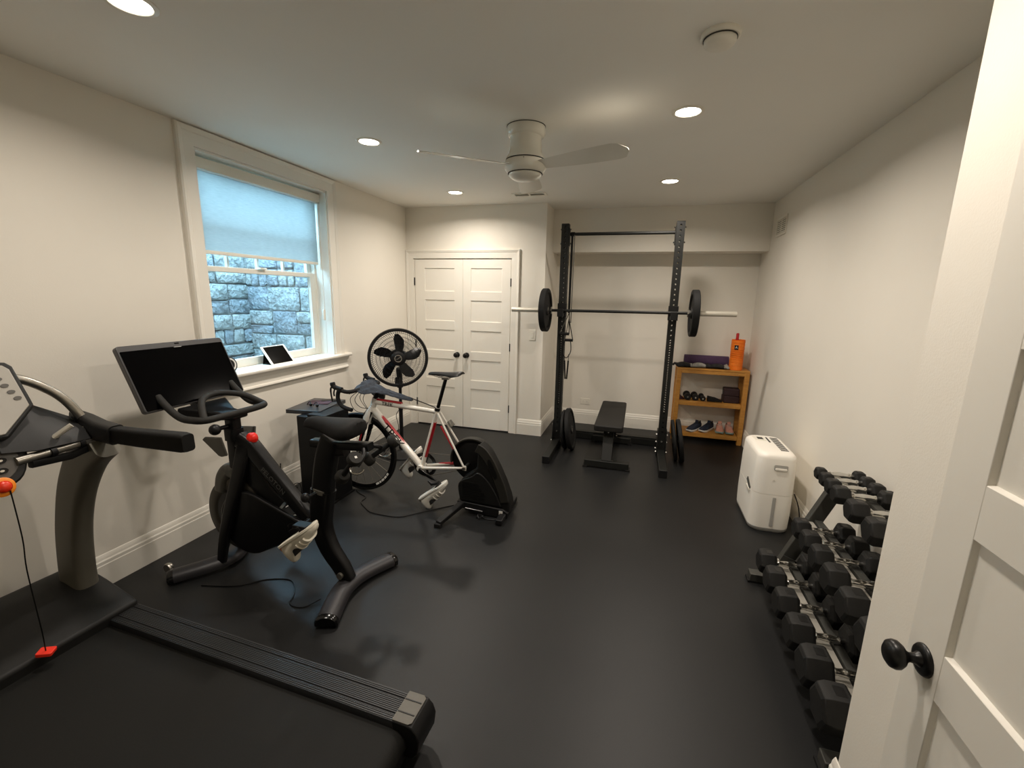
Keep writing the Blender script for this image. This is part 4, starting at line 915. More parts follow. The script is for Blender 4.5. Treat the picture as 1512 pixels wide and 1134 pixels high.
# ---- cycling shoes clipped to the pedals, hanging soles up
def cycling_shoe(label, toe_dir, sole_n, pos, white, heel_m, L=0.27, sc=1.0, group='cycling shoes'):
    """local X = toe, Y = across, Z = away from the sole (into the shoe); pos = cleat point on the sole"""
    x = Vector(toe_dir).normalized(); z = -Vector(sole_n).normalized(); z = (z - x * z.dot(x)).normalized(); y = z.cross(x)
    M = axes(pos, x, y, z) @ Matrix.Translation((-0.19 * sc * L / 0.27, 0, 0.012)) @ Matrix.Scale(sc, 4)
    t = thing('cycling_shoe', label, 'shoe', tuple(Vector(pos)), group)
    secs = []                                          # (x, half width, height, flatness of top)
    for xx, hw, h in ((0.0, 0.024, 0.088), (0.010, 0.031, 0.112), (0.03, 0.034, 0.112), (0.045, 0.034, 0.096), (0.06, 0.033, 0.062), (0.10, 0.033, 0.056), (0.115, 0.036, 0.074), (0.14, 0.039, 0.074), (0.17, 0.043, 0.062), (0.205, 0.045, 0.048), (0.235, 0.04, 0.036), (0.258, 0.026, 0.026), (0.268, 0.010, 0.016)):
        ring = []
        for k in range(13):
            a = math.pi * k / 12
            ring.append((xx, hw * math.copysign(abs(math.cos(a)) ** 0.7, math.cos(a)), h * math.sin(a) ** (0.75 if xx > 0.1 else 0.45)))
        secs.append(ring)
    MB(M).loft(secs).build('upper', white, t, smooth=60, subsurf=1)
    sol = []
    for xx, hw in ((-0.004, 0.018), (0.006, 0.03), (0.04, 0.035), (0.09, 0.031), (0.14, 0.039), (0.19, 0.046), (0.235, 0.041), (0.262, 0.024), (0.272, 0.008)):
        sol.append([(xx, hw, 0.006), (xx, -hw, 0.006), (xx, -hw * 0.95, -0.006), (xx, hw * 0.95, -0.006)])
    MB(M).loft(sol).build('sole', white, t, smooth=40, bevel=0.002)
    op = [(0.078 + 0.04 * math.cos(a), 0.029 * math.sin(a), 0.078 - 0.006 * math.cos(a)) for a in [2 * math.pi * k / 16 for k in range(16)]]
    MB(M).loft([op, [(px_, py_, pz_ - 0.03) for px_, py_, pz_ in op]]).build('opening', 'shoe_dark', t, smooth=40)
    for xx in (0.125, 0.16, 0.195):
        h = 0.067 - (xx - 0.12) * 0.24; hw = 0.037 + (xx - 0.12) * 0.1
        arc = [(xx, (hw + 0.001) * math.copysign(abs(math.cos(a)) ** 0.7, math.cos(a)), (h + 0.0015) * math.sin(a) ** 0.75 + 0.002) for a in [R(20 + 14 * k) for k in range(11)]]
        MB(M).sweep(arc, rrect(0.016, 0.003, 0.001), up=None).build('strap', white, t, smooth=40)
    MB(M).lathe([(0, 0), (0.011, 0), (0.011, 0.006), (0.008, 0.008), (0, 0.008)], axes((0.135, -0.040, 0.034), (1, 0, 0), (0, 0.25, 0.97), (0, -0.97, 0.25)), seg=16).build('dial', 'grey_metal', t)
    MB(M).box((-0.006, -0.018, 0.002), (0.004, 0.018, 0.026)).build('heel_counter', heel_m, t, bevel=0.003)
    MB(M).prism([(0.17, -0.02), (0.21, -0.022), (0.225, 0), (0.21, 0.022), (0.17, 0.02)], -0.013, -0.005).build('cleat', 'shoe_dark', t, bevel=0.002)
    return t
cycling_shoe('white cycling shoe hanging upside down from the near pedal of the road bike', (0.80, 0, 0.60), (-0.55, -0.10, 0.80), cn + Vector((0.04, -0.05, -0.005)), 'shoe_white', 'grey_metal', sc=1.06)
cycling_shoe('white cycling shoe hanging from the far pedal of the road bike', (0.66, 0, 0.75), (-0.75, 0.05, 0.66), cf + Vector((0.015, 0.05, -0.008)), 'shoe_white', 'grey_metal', sc=1.06)
cycling_shoe('cream cycling shoe clipped to the near pedal of the exercise bike', (0.80, 0, 0.60), (-0.55, -0.10, 0.80), pn + Vector((0.008, -0.055, -0.012)), 'cream_shoe', 'shoe_orange', sc=1.05)
cycling_shoe('cream cycling shoe on the far pedal of the exercise bike, mostly hidden', (0.9, 0, 0.3), (-0.3, 0, 0.95), pf + Vector((0.008, 0.055, -0.012)), 'cream_shoe', 'shoe_orange', sc=0.95)

# ---- bike trainer
mat('trainer_grey', '#252420', 0.5, spec=0.3, var=0.05, vscale=20, bump=0.02, bscale=300)
mat('trainer_dark', '#10100f', 0.55, spec=0.28, var=0.06, vscale=20, bump=0.02, bscale=300)
tn = thing('bike_trainer', 'black indoor bike trainer holding the rear of the road bike', 'bike trainer', (-1.05, 3.0, 0))
def XZm(y): return axes((0, y, 0), (1, 0, 0), (0, 0, 1), (0, -1, 0))
out = [(-1.215, 0.075), (-1.235, 0.20), (-1.205, 0.265), (-1.13, 0.32), (-1.085, 0.37), (-1.075, 0.548), (-1.03, 0.525), (-0.98, 0.465), (-0.93, 0.375), (-0.88, 0.27), (-0.84, 0.165), (-0.825, 0.10), (-0.83, 0.03), (-0.86, 0.012), (-1.0, 0.03)]
MB().prism(out, -0.12, 0.0, XZm(2.905)).build('housing', 'trainer_dark', tn, smooth=35, bevel=0.012, bseg=3)
# raised rim band with a carrying slot, and the lower vented cover
band = spline([(-1.075, 0.545), (-1.02, 0.515), (-0.96, 0.435), (-0.905, 0.325), (-0.865, 0.225), (-0.842, 0.13)], 6)
MB().sweep([(p.x, 2.90, p.y) for p in [Vector((b[0], b[1])) for b in band]], [(-0.008, -0.055), (-0.008, 0.012), (0.006, 0.012), (0.006, -0.055)], up=(0.75, 0, 0.66)).build('rim_band', 'trainer_grey', tn, smooth=40, bevel=0.004)
slot = spline([(-0.995, 0.44), (-0.975, 0.445), (-0.93, 0.355), (-0.925, 0.315), (-0.945, 0.31), (-0.985, 0.38)], 4, True)
MB().prism([(p.x, p.y) for p in slot], 0.0, 0.006, XZm(2.893)).build('carry_slot', 'black_matte', tn)
cov = spline([(-1.215, 0.10), (-1.225, 0.235), (-1.12, 0.30), (-1.07, 0.335), (-1.0, 0.29), (-0.93, 0.19), (-0.885, 0.09)], 5)
MB().prism([(p.x, p.y) for p in cov], 0.0, 0.016, XZm(2.905)).build('vent_cover', 'trainer_dark', tn, smooth=35, bevel=0.006)
for k in range(10):
    z = 0.125 + 0.014 * k; x1 = -1.035 - 0.0 * k + (0.02 if k < 5 else -0.006 * (k - 4))
    MB().box((-1.195, 2.8855, z - 0.002), (x1, 2.8895, z + 0.003)).build('vent_slot', 'black_matte', tn)
MB().prism([(-1.235, 0.05), (-1.235, 0.095), (-0.87, 0.075), (-0.83, 0.05), (-0.84, 0.004), (-1.12, 0.012), (-1.17, 0.035)], -0.13, 0.02, XZm(2.905)).build('base', 'black_plastic', tn, smooth=30, bevel=0.006)
MB().lathe([(0, -0.02), (0.165, -0.02), (0.175, -0.012), (0.175, 0.012), (0.165, 0.02), (0, 0.02)], XZm(3.045) @ Matrix.Translation((-1.16, 0.375, 0)), seg=56).build('flywheel', 'black_matte', tn, smooth=40)
MB().lathe([(0.17, -0.03), (0.18, -0.03), (0.183, 0.0), (0.18, 0.03), (0.17, 0.03), (0.17, -0.03)], XZm(3.03) @ Matrix.Translation((-1.16, 0.375, 0)), seg=30, a0=R(20), a1=R(190)).build('flywheel_rim', 'trainer_grey', tn, smooth=40)
MB().cyl((-1.198, 2.915, 0.339), (-1.198, 3.085, 0.339), 0.012, seg=14).build('axle', 'steel_brushed', tn, smooth=50)
MB().cyl((-1.198, 3.035, 0.339), (-1.198, 3.058, 0.339), 0.045, 0.03, seg=24).build('cassette', 'grey_metal', tn, smooth=40)
for s, y0 in ((-1, 2.92), (1, 3.06)):
    lg = MB().beam((-1.19, y0, 0.075), (-1.275, y0 + s * 0.285, 0.028), 0.05, 0.04, up=(0, 0, 1), w1=0.045, h1=0.032).build('support_leg', 'black_plastic', tn, bevel=0.006)
    MB().box((-1.30, y0 + s * 0.285 - 0.02, 0.0), (-1.25, y0 + s * 0.285 + 0.02, 0.03)).build('foot_pad', 'rubber_black', lg, bevel=0.004)
MB().beam((-0.87, 2.78, 0.025), (-0.87, 3.2, 0.025), 0.05, 0.04).build('rear_foot', 'black_plastic', tn, bevel=0.006)
MB().cyl((-1.16, 2.868, 0.05), (-1.02, 2.868, 0.042), 0.011, seg=12).build('leg_latch', 'black_gloss', tn, smooth=50)
MB().box((-0.90, 2.882, 0.028), (-0.872, 2.888, 0.062)).build('rating_label', 'print_white', tn)
tc_ = MB().tube(spline([(-0.905, 2.90, 0.03), (-0.91, 2.87, 0.006), (-0.95, 2.84, 0.006), (-1.0, 2.845, 0.006), (-1.03, 2.86, 0.02), (-1.05, 2.84, 0.03), (-1.035, 2.82, 0.012), (-1.01, 2.835, 0.03), (-1.04, 2.85, 0.006), (-1.06, 2.83, 0.01)], 6), 0.0045, 8).build('trainer_cable', 'black_satin', None)
tag(tc_, 'short black cable bunched on the floor in front of the trainer', 'cable')

# ================================================================== pedestal fan
PX, PY = -2.27, 3.87
pf_ = thing('pedestal_fan', 'black pedestal fan with round wire grille in the corner by the closet', 'fan', (PX, PY, 0))
MB(Matrix.Translation((PX, PY, 0))).lathe([(0, 0.0), (0.20, 0.0), (0.205, 0.006), (0.20, 0.014), (0.12, 0.024), (0.05, 0.032), (0.035, 0.045), (0, 0.045)], seg=48).build('base', 'black_plastic', pf_, smooth=40)
MB().cyl((PX, PY, 0.03), (PX, PY, 0.52), 0.02, seg=16).build('lower_pole', 'black_satin', pf_, smooth=60)
MB().cyl((PX, PY, 0.50), (PX, PY, 0.78), 0.016, seg=16).build('upper_pole', 'black_satin', pf_, smooth=60)
MB().cyl((PX, PY, 0.47), (PX, PY, 0.54), 0.023, seg=16).build('height_collar', 'black_plastic', pf_, smooth=60)
MB().sweep([(PX, PY, 0.70), (PX, PY - 0.005, 0.8), (PX + 0.01, PY - 0.03, 0.90)], rrect(0.05, 0.045, 0.012), up=(0, 1, 0)).build('neck', 'black_plastic', pf_, smooth=50)
MB().prism(rrect(0.05, 0.085, 0.014), 0, 0.025, axes((PX, PY - 0.03, 0.77), (1, 0, 0), (0, 0, 1), (0, -1, 0))).build('control_box', 'black_plastic', pf_, bevel=0.004)
hc = Vector((-2.205, 3.74, 1.02)); hn = Vector((0.5, -0.86, 0.02)).normalized()
FM = frame_to(hc, hn, (0.86, 0.5, 0))
RR = 0.272
gring = MB(FM).lathe([(RR - 0.012, -0.022), (RR + 0.008, -0.022), (RR + 0.013, 0.0), (RR + 0.008, 0.026), (RR - 0.014, 0.026), (RR - 0.02, 0.006), (RR - 0.012, -0.022)], seg=64).build('rim', 'black_satin', pf_, smooth=50)
def grille(z0, z1, nw):
    g = MB(FM)
    for k in range(nw):
        a = 2 * math.pi * k / nw; pts = []
        for i in range(6):
            t = i / 5; r = 0.05 + (RR - 0.055) * t; aa = a + 0.35 * t
            pts.append((r * math.cos(aa), r * math.sin(aa), z1 + (z0 - z1) * t ** 2.5))
        g.tube(pts, 0.0011, 4)
    for r in (0.09, 0.13, 0.17, 0.205, 0.24):
        t = (r - 0.05) / (RR - 0.055); zz = z1 + (z0 - z1) * t ** 2.5
        g.tube([(r * math.cos(R(6 * k)), r * math.sin(R(6 * k)), zz) for k in range(60)], 0.0011, 4, closed=True)
    return g
gr = grille(0.02, 0.055, 80).build('front_grille', 'black_satin', pf_, smooth=60); gr['kind'] = 'stuff'
gr = grille(-0.015, -0.06, 80).build('rear_grille', 'black_satin', pf_, smooth=60); gr['kind'] = 'stuff'
MB(FM).lathe([(0, -0.14), (0.05, -0.14), (0.075, -0.12), (0.082, -0.06), (0.075, -0.045), (0, -0.045)], seg=32).build('motor', 'black_plastic', pf_, smooth=50)
hub = MB(FM).lathe([(0, 0.063), (0.04, 0.063), (0.062, 0.058), (0.07, 0.05), (0.062, 0.045), (0, 0.045)], seg=32).build('grille_hub', 'black_plastic', pf_, smooth=50)
MB(FM).lathe([(0.026, 0.063), (0.028, 0.067), (0.035, 0.067), (0.038, 0.062), (0.026, 0.063)], seg=32).build('badge_ring', 'chrome', hub, smooth=50)
MB(FM).tube(spline([(0.025, 0.008, 0.065), (0.008, 0.008, 0.066), (-0.008, -0.006, 0.066), (-0.025, -0.006, 0.065)], 5), 0.004, 6).build('badge_mark', 'chrome', hub)
MB(FM).lathe([(0, -0.03), (0.048, -0.03), (0.048, 0.028), (0.03, 0.036), (0, 0.038)], seg=24).build('blade_hub', 'black_plastic', pf_, smooth=40)
for k in range(5):
    a = R(82 + 72 * k); rings = []
    for i in range(9):
        t = i / 8; r = 0.04 + 0.19 * t
        w = 0.022 + 0.026 * math.sin(t * math.pi * 0.8) - (0.02 * (t - 0.75) / 0.25 if t > 0.75 else 0); sweep = 0.18 * t * t
        ring = []
        for u, th in ((-1, 0), (-0.4, 0.002), (0.4, 0.002), (1, 0), (0.4, -0.002), (-0.4, -0.002)):
            y_ = u * w; z_ = th - 0.45 * y_ * (1 - 0.4 * t)
            ang = a + sweep
            ring.append((r * math.cos(ang) - y_ * math.sin(ang), r * math.sin(ang) + y_ * math.cos(ang), z_))
        rings.append(ring)
    MB(FM).loft(rings).build('blade', 'black_gloss', pf_, smooth=60)
MB().tube(spline([(PX + 0.02, PY, 0.50), (PX - 0.03, PY - 0.04, 0.42), (PX - 0.025, PY - 0.02, 0.25), (PX - 0.10, PY - 0.15, 0.04), (PX - 0.16, PY - 0.2, 0.006)], 6), 0.0035, 6).build('power_cable', 'black_satin', pf_)

# ================================================================== black stand beside the road bike and small things on it
mat('stand_black', '#0a0a0b', 0.5, spec=0.25, var=0.06)
mat('slate_top', '#25282d', 0.3, var=0.06, vscale=10)
mat('maroon', '#3a1820', 0.7, var=0.1)
bx = thing('side_stand', 'tall black box stand with slate top between the bikes', 'side table', (-2.33, 2.80, 0))
MB().box((-2.46, 2.665, 0.012), (-2.20, 2.945, 0.70)).build('body', 'stand_black', bx, bevel=0.006)
MB().box((-2.47, 2.655, 0.0), (-2.19, 2.955, 0.014)).build('plinth', 'stand_black', bx)
MB(Matrix.Translation((-2.475, 2.915, 0.70)) @ Matrix.Rotation(R(9), 4, 'Z')).prism(rrect(0.285, 0.40, 0.006), 0, 0.03).build('top_board', 'slate_top', bx, bevel=0.002)
MB().box((-2.36, 2.665, 0.70), (-2.195, 2.95, 0.722)).build('top_ledge', 'stand_black', bx, bevel=0.003)
zt = 0.7305
mt = MB(Matrix.Translation((-2.49, 2.97, zt)) @ Matrix.Rotation(R(20), 4, 'Z')).prism(rrect(0.17, 0.12, 0.004), 0, 0.004).build('microfiber_cloth', 'maroon', None, bevel=0.001)
tag(mt, 'dark maroon cloth lying flat on the black stand', 'cloth')
ph = thing('phone', 'black phone lying at the back of the black stand', 'phone', (-2.455, 3.06, zt))
MB(Matrix.Translation((-2.455, 3.06, zt)) @ Matrix.Rotation(R(30), 4, 'Z')).prism(rrect(0.145, 0.07, 0.01), 0.0, 0.008).build('body', 'black_satin', ph, bevel=0.002)
MB(Matrix.Translation((-2.455, 3.06, zt)) @ Matrix.Rotation(R(30), 4, 'Z')).prism(rrect(0.137, 0.063, 0.008), 0.008, 0.0086).build('screen', 'screen_glass', ph)
for k, (x, y, lab) in enumerate(((-2.475, 2.845, 'left of two black wireless earbuds on the black stand'), (-2.41, 2.84, 'right of two black wireless earbuds on the black stand'))):
    e = thing('earbud', lab, 'earbud', (x, y, zt), 'earbuds on the black stand')
    MB().ball((x, y, zt + 0.013), (0.014, 0.011, 0.013), 14, 8).build('housing', 'black_gloss', e, smooth=60)
    MB().tube(spline([(x, y, zt + 0.015), (x - 0.01, y + 0.012, zt + 0.034), (x - 0.024, y + 0.004, zt + 0.03), (x - 0.026, y - 0.01, zt + 0.01)], 5), 0.0035, 8).build('ear_hook', 'black_satin', e, smooth=60)

# ---- tablet and ring light on the window sill
tb = thing('tablet', 'white-framed tablet leaning on its folding cover on the window sill', 'tablet', (-2.79, 2.90, 1.05))
x_ = Vector((0, 1, 0)); u_ = Vector((-0.60, 0, 0.80)); o_ = Vector((0.80, 0, 0.60))
TBm = axes(Vector((-2.758, 2.905, 1.0505)) + u_ * 0.088, tuple(x_), tuple(u_), tuple(o_))
MB(TBm).prism(rrect(0.245, 0.174, 0.009), -0.007, 0.0).build('housing', 'white_plastic', tb, bevel=0.0015)
MB(TBm).prism(rrect(0.205, 0.158, 0.003), 0.0, 0.0008).build('screen', 'screen_glass', tb)
MB().prism([(-2.768, 1.0505), (-2.868, 1.0505), (-2.868, 1.0535), (-2.845, 1.15), (-2.849, 1.152), (-2.865, 1.06)], 2.80, 3.01, axes((0, 0, 0), (1, 0, 0), (0, 0, 1), (0, 1, 0))).build('folding_cover', 'black_matte', tb)
rg = thing('sill_speaker', 'round black and white ring-shaped gadget standing on the window sill', 'gadget', (-2.775, 2.44, 1.05))
RGm = axes((-2.775, 2.425, 1.109), (0, 1, 0), (-0.25, 0, 0.97), (0.97, 0, 0.25))
MB(RGm).lathe([(0, -0.02), (0.05, -0.02), (0.058, -0.012), (0.058, 0.0), (0.05, 0.006), (0.044, 0.004), (0, 0.004)], seg=40).build('housing', 'black_plastic', rg, smooth=40)
MB(RGm).lathe([(0.034, 0.0045), (0.036, 0.0065), (0.044, 0.0065), (0.046, 0.0045), (0.034, 0.0045)], seg=40).build('light_ring', 'print_white', rg, smooth=40)
MB().box((-2.80, 2.40, 1.0502), (-2.755, 2.45, 1.056)).build('stand', 'black_plastic', rg, bevel=0.002)

# ---- power strip with adapters beside the stand, and the floor cords
ps = thing('power_strip', 'dark power strip on the floor by the baseboard', 'power strip', (-2.54, 2.62, 0))
MB(Matrix.Translation((-2.56, 2.60, 0)) @ Matrix.Rotation(R(80), 4, 'Z')).prism(rrect(0.30, 0.06, 0.01), 0, 0.035).build('body', 'black_plastic', ps, bevel=0.004)
MB().tube(spline([(-2.585, 2.46, 0.02), (-2.62, 2.40, 0.006), (-2.69, 2.50, 0.006), (-2.715, 2.7, 0.1), (-2.73, 2.75, 0.25)], 6), 0.004, 6).build('supply_cord', 'black_satin', ps)
for k, (x, y, sx, sz, lab) in enumerate(((-2.57, 2.53, 0.055, 0.10, 'left grey power adapter plugged into the power strip'), (-2.558, 2.60, 0.05, 0.085, 'middle grey power adapter plugged into the power strip'), (-2.545, 2.67, 0.045, 0.07, 'right grey power adapter plugged into the power strip'))):
    a = thing('power_adapter', lab, 'power adapter', (x, y, 0.035), 'power adapters on the strip')
    MB().box((x - sx / 2, y - 0.026, 0.0355), (x + sx / 2, y + 0.026, 0.0355 + sz)).build('housing', 'rubber_grey', a, bevel=0.006)
    MB().tube(spline([(x, y, 0.035 + sz), (x + 0.01, y + 0.01, 0.06 + sz), (x + 0.04, y + 0.03, 0.05 + sz), (x + 0.05, y + 0.02, 0.02), (x + 0.06, y - 0.05 - 0.02 * k, 0.006)], 6), 0.003, 6).build('lead', 'print_white' if k == 1 else 'black_satin', a)
c1 = MB().tube(spline([(-2.25, 1.64, 0.004), (-2.06, 1.696, 0.004), (-1.95, 1.79, 0.004), (-1.83, 1.83, 0.004), (-1.755, 1.79, 0.004), (-1.70, 1.72, 0.004), (-1.683, 1.675, 0.004), (-1.64, 1.655, 0.004), (-1.582, 1.669, 0.004), (-1.53, 1.73, 0.02)], 6), 0.0038, 6).build('extension_cord', 'black_satin', None)
tag(c1, 'thin black cord curling on the floor under the exercise bike', 'cord')
c2 = MB().tube(spline([(-2.185, 2.965, 0.004), (-2.12, 2.92, 0.004), (-2.028, 2.871, 0.004), (-2.014, 2.788, 0.004), (-1.93, 2.72, 0.004), (-1.844, 2.669, 0.004), (-1.71, 2.658, 0.004), (-1.605, 2.672, 0.004), (-1.53, 2.74, 0.004), (-1.439, 2.837, 0.004), (-1.30, 2.97, 0.004)], 6), 0.0038, 6).build('extension_cord', 'black_satin', None)
tag(c2, 'thin black cord running on the floor from the road bike wheel to the trainer', 'cord')

# ---- two small dumbbells in the holder behind the exercise bike seat
def round_dumbbell(label, c, axis, L=0.17, r=0.036):
    axis = Vector(axis).normalized(); M = frame_to(Vector(c) - axis * L / 2, axis)
    t = thing('hand_weight', label, 'dumbbell', c, 'round hand weights on the exercise bike')
    MB(M).cyl((0, 0, 0.03), (0, 0, L - 0.03), 0.0135, seg=14).build('handle', 'rubber_black', t, smooth=50)
    for z0, s in ((0, 1), (L, -1)):
        h = MB(M).lathe([(0, z0), (r * 0.9, z0), (r, z0 + s * 0.008), (r, z0 + s * 0.03), (r * 0.8, z0 + s * 0.042), (0.0135, z0 + s * 0.046), (0, z0 + s * 0.046)], seg=24).build('head', 'rubber_grey', t, smooth=40)
        MB(M).box((-0.006, -0.006, z0 - s * 0.0006), (0.006, 0.006, z0 + s * 0.0006)).build('emblem', 'print_white', h)
round_dumbbell('small round dumbbell hanging lower and nearer behind the exercise bike seat', (-1.335, YC - 0.10, 0.775), (0.62, -0.25, 0.70), 0.21)
round_dumbbell('small round dumbbell hanging higher behind the exercise bike seat', (-1.265, YC + 0.085, 0.815), (0.55, 0.25, 0.45), 0.2)

# ================================================================== squat rack
rk = thing('squat_rack', 'black squat rack with perforated uprights and pull-up bar', 'squat rack', (-0.243, 4.7, 0))
UX = (-0.797, 0.309); UY = 4.70; UW = 0.076; UT = 2.352
def perforated(mb, M, w, z0, z1, pitch, r, zs):
    """flat plate with round holes: local X across, Y up; facing Z"""
    cells = []; z = z0
    edges = sorted(zs)
    for c in edges:
        if c - pitch / 2 > z + 1e-6:
            mb.add([(-w / 2, z, 0), (w / 2, z, 0), (w / 2, c - pitch / 2, 0), (-w / 2, c - pitch / 2, 0)], [(0, 1, 2, 3)], M)
        hp = pitch / 2; n = 8
        sq = [(w / 2, 0), (w / 2, hp), (0, hp), (-w / 2, hp), (-w / 2, 0), (-w / 2, -hp), (0, -hp), (w / 2, -hp)]
        vs = [(x, c + y, 0) for x, y in sq] + [(r * math.cos(2 * math.pi * k / n), c + r * math.sin(2 * math.pi * k / n), 0) for k in range(n)]
        vs += [(r * math.cos(2 * math.pi * k / n), c + r * math.sin(2 * math.pi * k / n), -0.003) for k in range(n)]
        mb.add(vs, [(k, (k + 1) % n, n + (k + 1) % n, n + k) for k in range(n)] + [(n + k, n + (k + 1) % n, 2 * n + (k + 1) % n, 2 * n + k) for k in range(n)], M)
        z = c + hp
    if z < z1: mb.add([(-w / 2, z, 0), (w / 2, z, 0), (w / 2, z1, 0), (-w / 2, z1, 0)], [(0, 1, 2, 3)], M)
holes = [0.27 + 0.05 * k for k in range(4)] + [0.47 + 0.025 * k for k in range(31)] + [1.27 + 0.05 * k for k in range(22)]
for x in UX:
    u = MB(); h = UW / 2
    hz = [z for z in holes if z < UT - 0.03]
    perforated(u, axes((x, UY - h, 0), (1, 0, 0), (0, 0, 1), (0, -1, 0)), UW, 0.02, UT, 0.025, 0.0095, hz)
    perforated(u, axes((x, UY + h, 0), (-1, 0, 0), (0, 0, 1), (0, 1, 0)), UW, 0.02, UT, 0.025, 0.0095, hz)
    perforated(u, axes((x - h, UY, 0), (0, -1, 0), (0, 0, 1), (-1, 0, 0)), UW, 0.02, UT, 0.025, 0.0095, hz)
    perforated(u, axes((x + h, UY, 0), (0, 1, 0), (0, 0, 1), (1, 0, 0)), UW, 0.02, UT, 0.025, 0.0095, hz)
    up = u.build('upright', 'rack_steel', rk, smooth=20)
    MB().box((x - h, UY - h, UT), (x + h, UY + h, UT + 0.004)).build('end_cap', 'black_plastic', up, bevel=0.002)
    ft = MB().box((x - 0.038, 4.08, 0.004), (x + 0.038, 5.16, 0.076)).build('foot_beam', 'rack_steel', rk, bevel=0.005)
    MB().box((x - 0.036, 4.076, 0.0), (x + 0.036, 4.10, 0.074)).build('foot_cap', 'black_plastic', ft, bevel=0.003)
    s = 1 if x < 0 else -1
    gp = MB().prism([(-0.085, 0.0), (0.085, 0.0), (0.085, 0.08), (0.045, 0.27), (-0.045, 0.27), (-0.085, 0.08)], -0.004, 0.004, axes((x + s * 0.043, UY, 0.02), (0, 1, 0), (0, 0, 1), (1, 0, 0))).build('gusset_plate', 'rack_steel', rk, bevel=0.001)
    MB().prism([(-0.085, 0.0), (0.085, 0.0), (0.085, 0.08), (0.045, 0.27), (-0.045, 0.27), (-0.085, 0.08)], -0.004, 0.004, axes((x - s * 0.043, UY, 0.02), (0, 1, 0), (0, 0, 1), (1, 0, 0))).build('gusset_plate', 'rack_steel', rk, bevel=0.001)
    for yy, zz in ((-0.055, 0.06), (0.055, 0.06), (0.0, 0.15), (0.0, 0.23)):
        for ss in (-1, 1): MB().cyl((x + ss * 0.047, UY + yy, zz), (x + ss * 0.058, UY + yy, zz), 0.011, seg=6).build('bolt', 'chrome', rk)
    MB().cyl((x, UY - h - 0.001, 0.17), (x, UY - h - 0.011, 0.17), 0.011, seg=6).build('bolt', 'chrome', rk)
    # pull-up bar bracket and its bolts
    MB().box((x + s * (h + 0.001), UY - 0.03, 2.14), (x + s * (h + 0.009), UY + 0.03, 2.315)).build('bar_bracket', 'rack_steel', rk, bevel=0.002)
    for zz in (2.165, 2.305):
        for ss, e in ((s, 0.010), (-s, 0.002)): MB().cyl((x + ss * (h + e), UY, zz), (x + ss * (h + e + 0.011), UY, zz), 0.010, seg=6).build('bolt', 'chrome', rk)
    # J-hook on the front face
    jh = MB(); jh.box((x - h - 0.008, UY - h - 0.006, 1.42), (x + h + 0.008, UY - h - 0.0005, 1.56)); jh.box((x - 0.03, UY - h - 0.10, 1.425), (x + 0.03, UY - h - 0.0005, 1.462)); jh.box((x - 0.03, UY - h - 0.108, 1.425), (x + 0.03, UY - h - 0.094, 1.505))
    jh.box((x - h - 0.008, UY - h - 0.006, 1.42), (x - h - 0.001, UY + 0.02, 1.56)); jh.box((x + h + 0.001, UY - h - 0.006, 1.42), (x + h + 0.008, UY + 0.02, 1.56))
    jh.build('j_hook', 'black_satin', rk, bevel=0.003)
MB().cyl((UX[0] + 0.047, UY, 2.256), (UX[1] - 0.047, UY, 2.256), 0.016, seg=16).build('pull_up_bar', 'rack_steel', rk, smooth=60)
MB().box((UX[0] - 0.038, 4.985, 0.077), (UX[1] + 0.038, 5.06, 0.095)).build('rear_crossmember', 'rack_steel', rk, bevel=0.003)
MB().box((UX[0] + 0.039, 4.985, 0.004), (UX[1] - 0.039, 5.06, 0.0765)).build('rear_crossmember', 'rack_steel', rk, bevel=0.004)

# ---- barbell on the hooks, with a plate on each sleeve
ba, bb = Vector((-1.325, 4.606, 1.484)), Vector((0.868, 4.606, 1.499))
bd = (bb - ba).normalized()
br = thing('barbell', 'long steel barbell resting on the squat rack hooks', 'barbell', tuple(ba.lerp(bb, 0.5)))
MB().cyl(ba + bd * 0.40, bb - bd * 0.40, 0.0142, seg=16).build('shaft', 'rack_steel', br, smooth=60)
for e, s in ((ba, 1), (bb, -1)):
    MB().cyl(e, e + bd * s * 0.41, 0.025, seg=24).build('sleeve', 'light_metal', br, smooth=60)
    MB().cyl(e + bd * s * 0.405, e + bd * s * 0.435, 0.038, seg=24).build('sleeve_collar', 'chrome', br, smooth=40)
def plate(label, c, axis, r, th, group, hub='chrome', lip=0.02):
    M = frame_to(c, axis); t = thing('weight_plate', label, 'weight plate', tuple(c), group)
    h = th / 2
    prof = [(0.026, -h * 0.9), (0.05, -h * 0.95), (0.055, -h * 0.55), (r - lip - 0.02, -h * 0.5), (r - lip - 0.008, -h), (r - 0.006, -h), (r, -h + 0.006), (r, h - 0.006), (r - 0.006, h), (r - lip - 0.008, h), (r - lip - 0.02, h * 0.5), (0.055, h * 0.55), (0.05, h * 0.95), (0.026, h * 0.9), (0.026, -h * 0.9)]
    MB(M).lathe(prof, seg=64).build('rubber_disc', 'rubber_black', t, smooth=40)
    MB(M).lathe([(0.0252, -h * 0.96), (0.034, -h * 0.96), (0.034, h * 0.96), (0.0252, h * 0.96), (0.0252, -h * 0.96)], seg=32).build('hub_insert', hub, t, smooth=40)
    return t
plate('black bumper plate on the left sleeve of the barbell', ba + bd * 0.365, bd, 0.224, 0.062, 'weight plates', 'grey_metal', 0.03)
plate('black bumper plate on the right sleeve of the barbell', bb - bd * 0.375, bd, 0.224, 0.062, 'weight plates', 'grey_metal', 0.03)
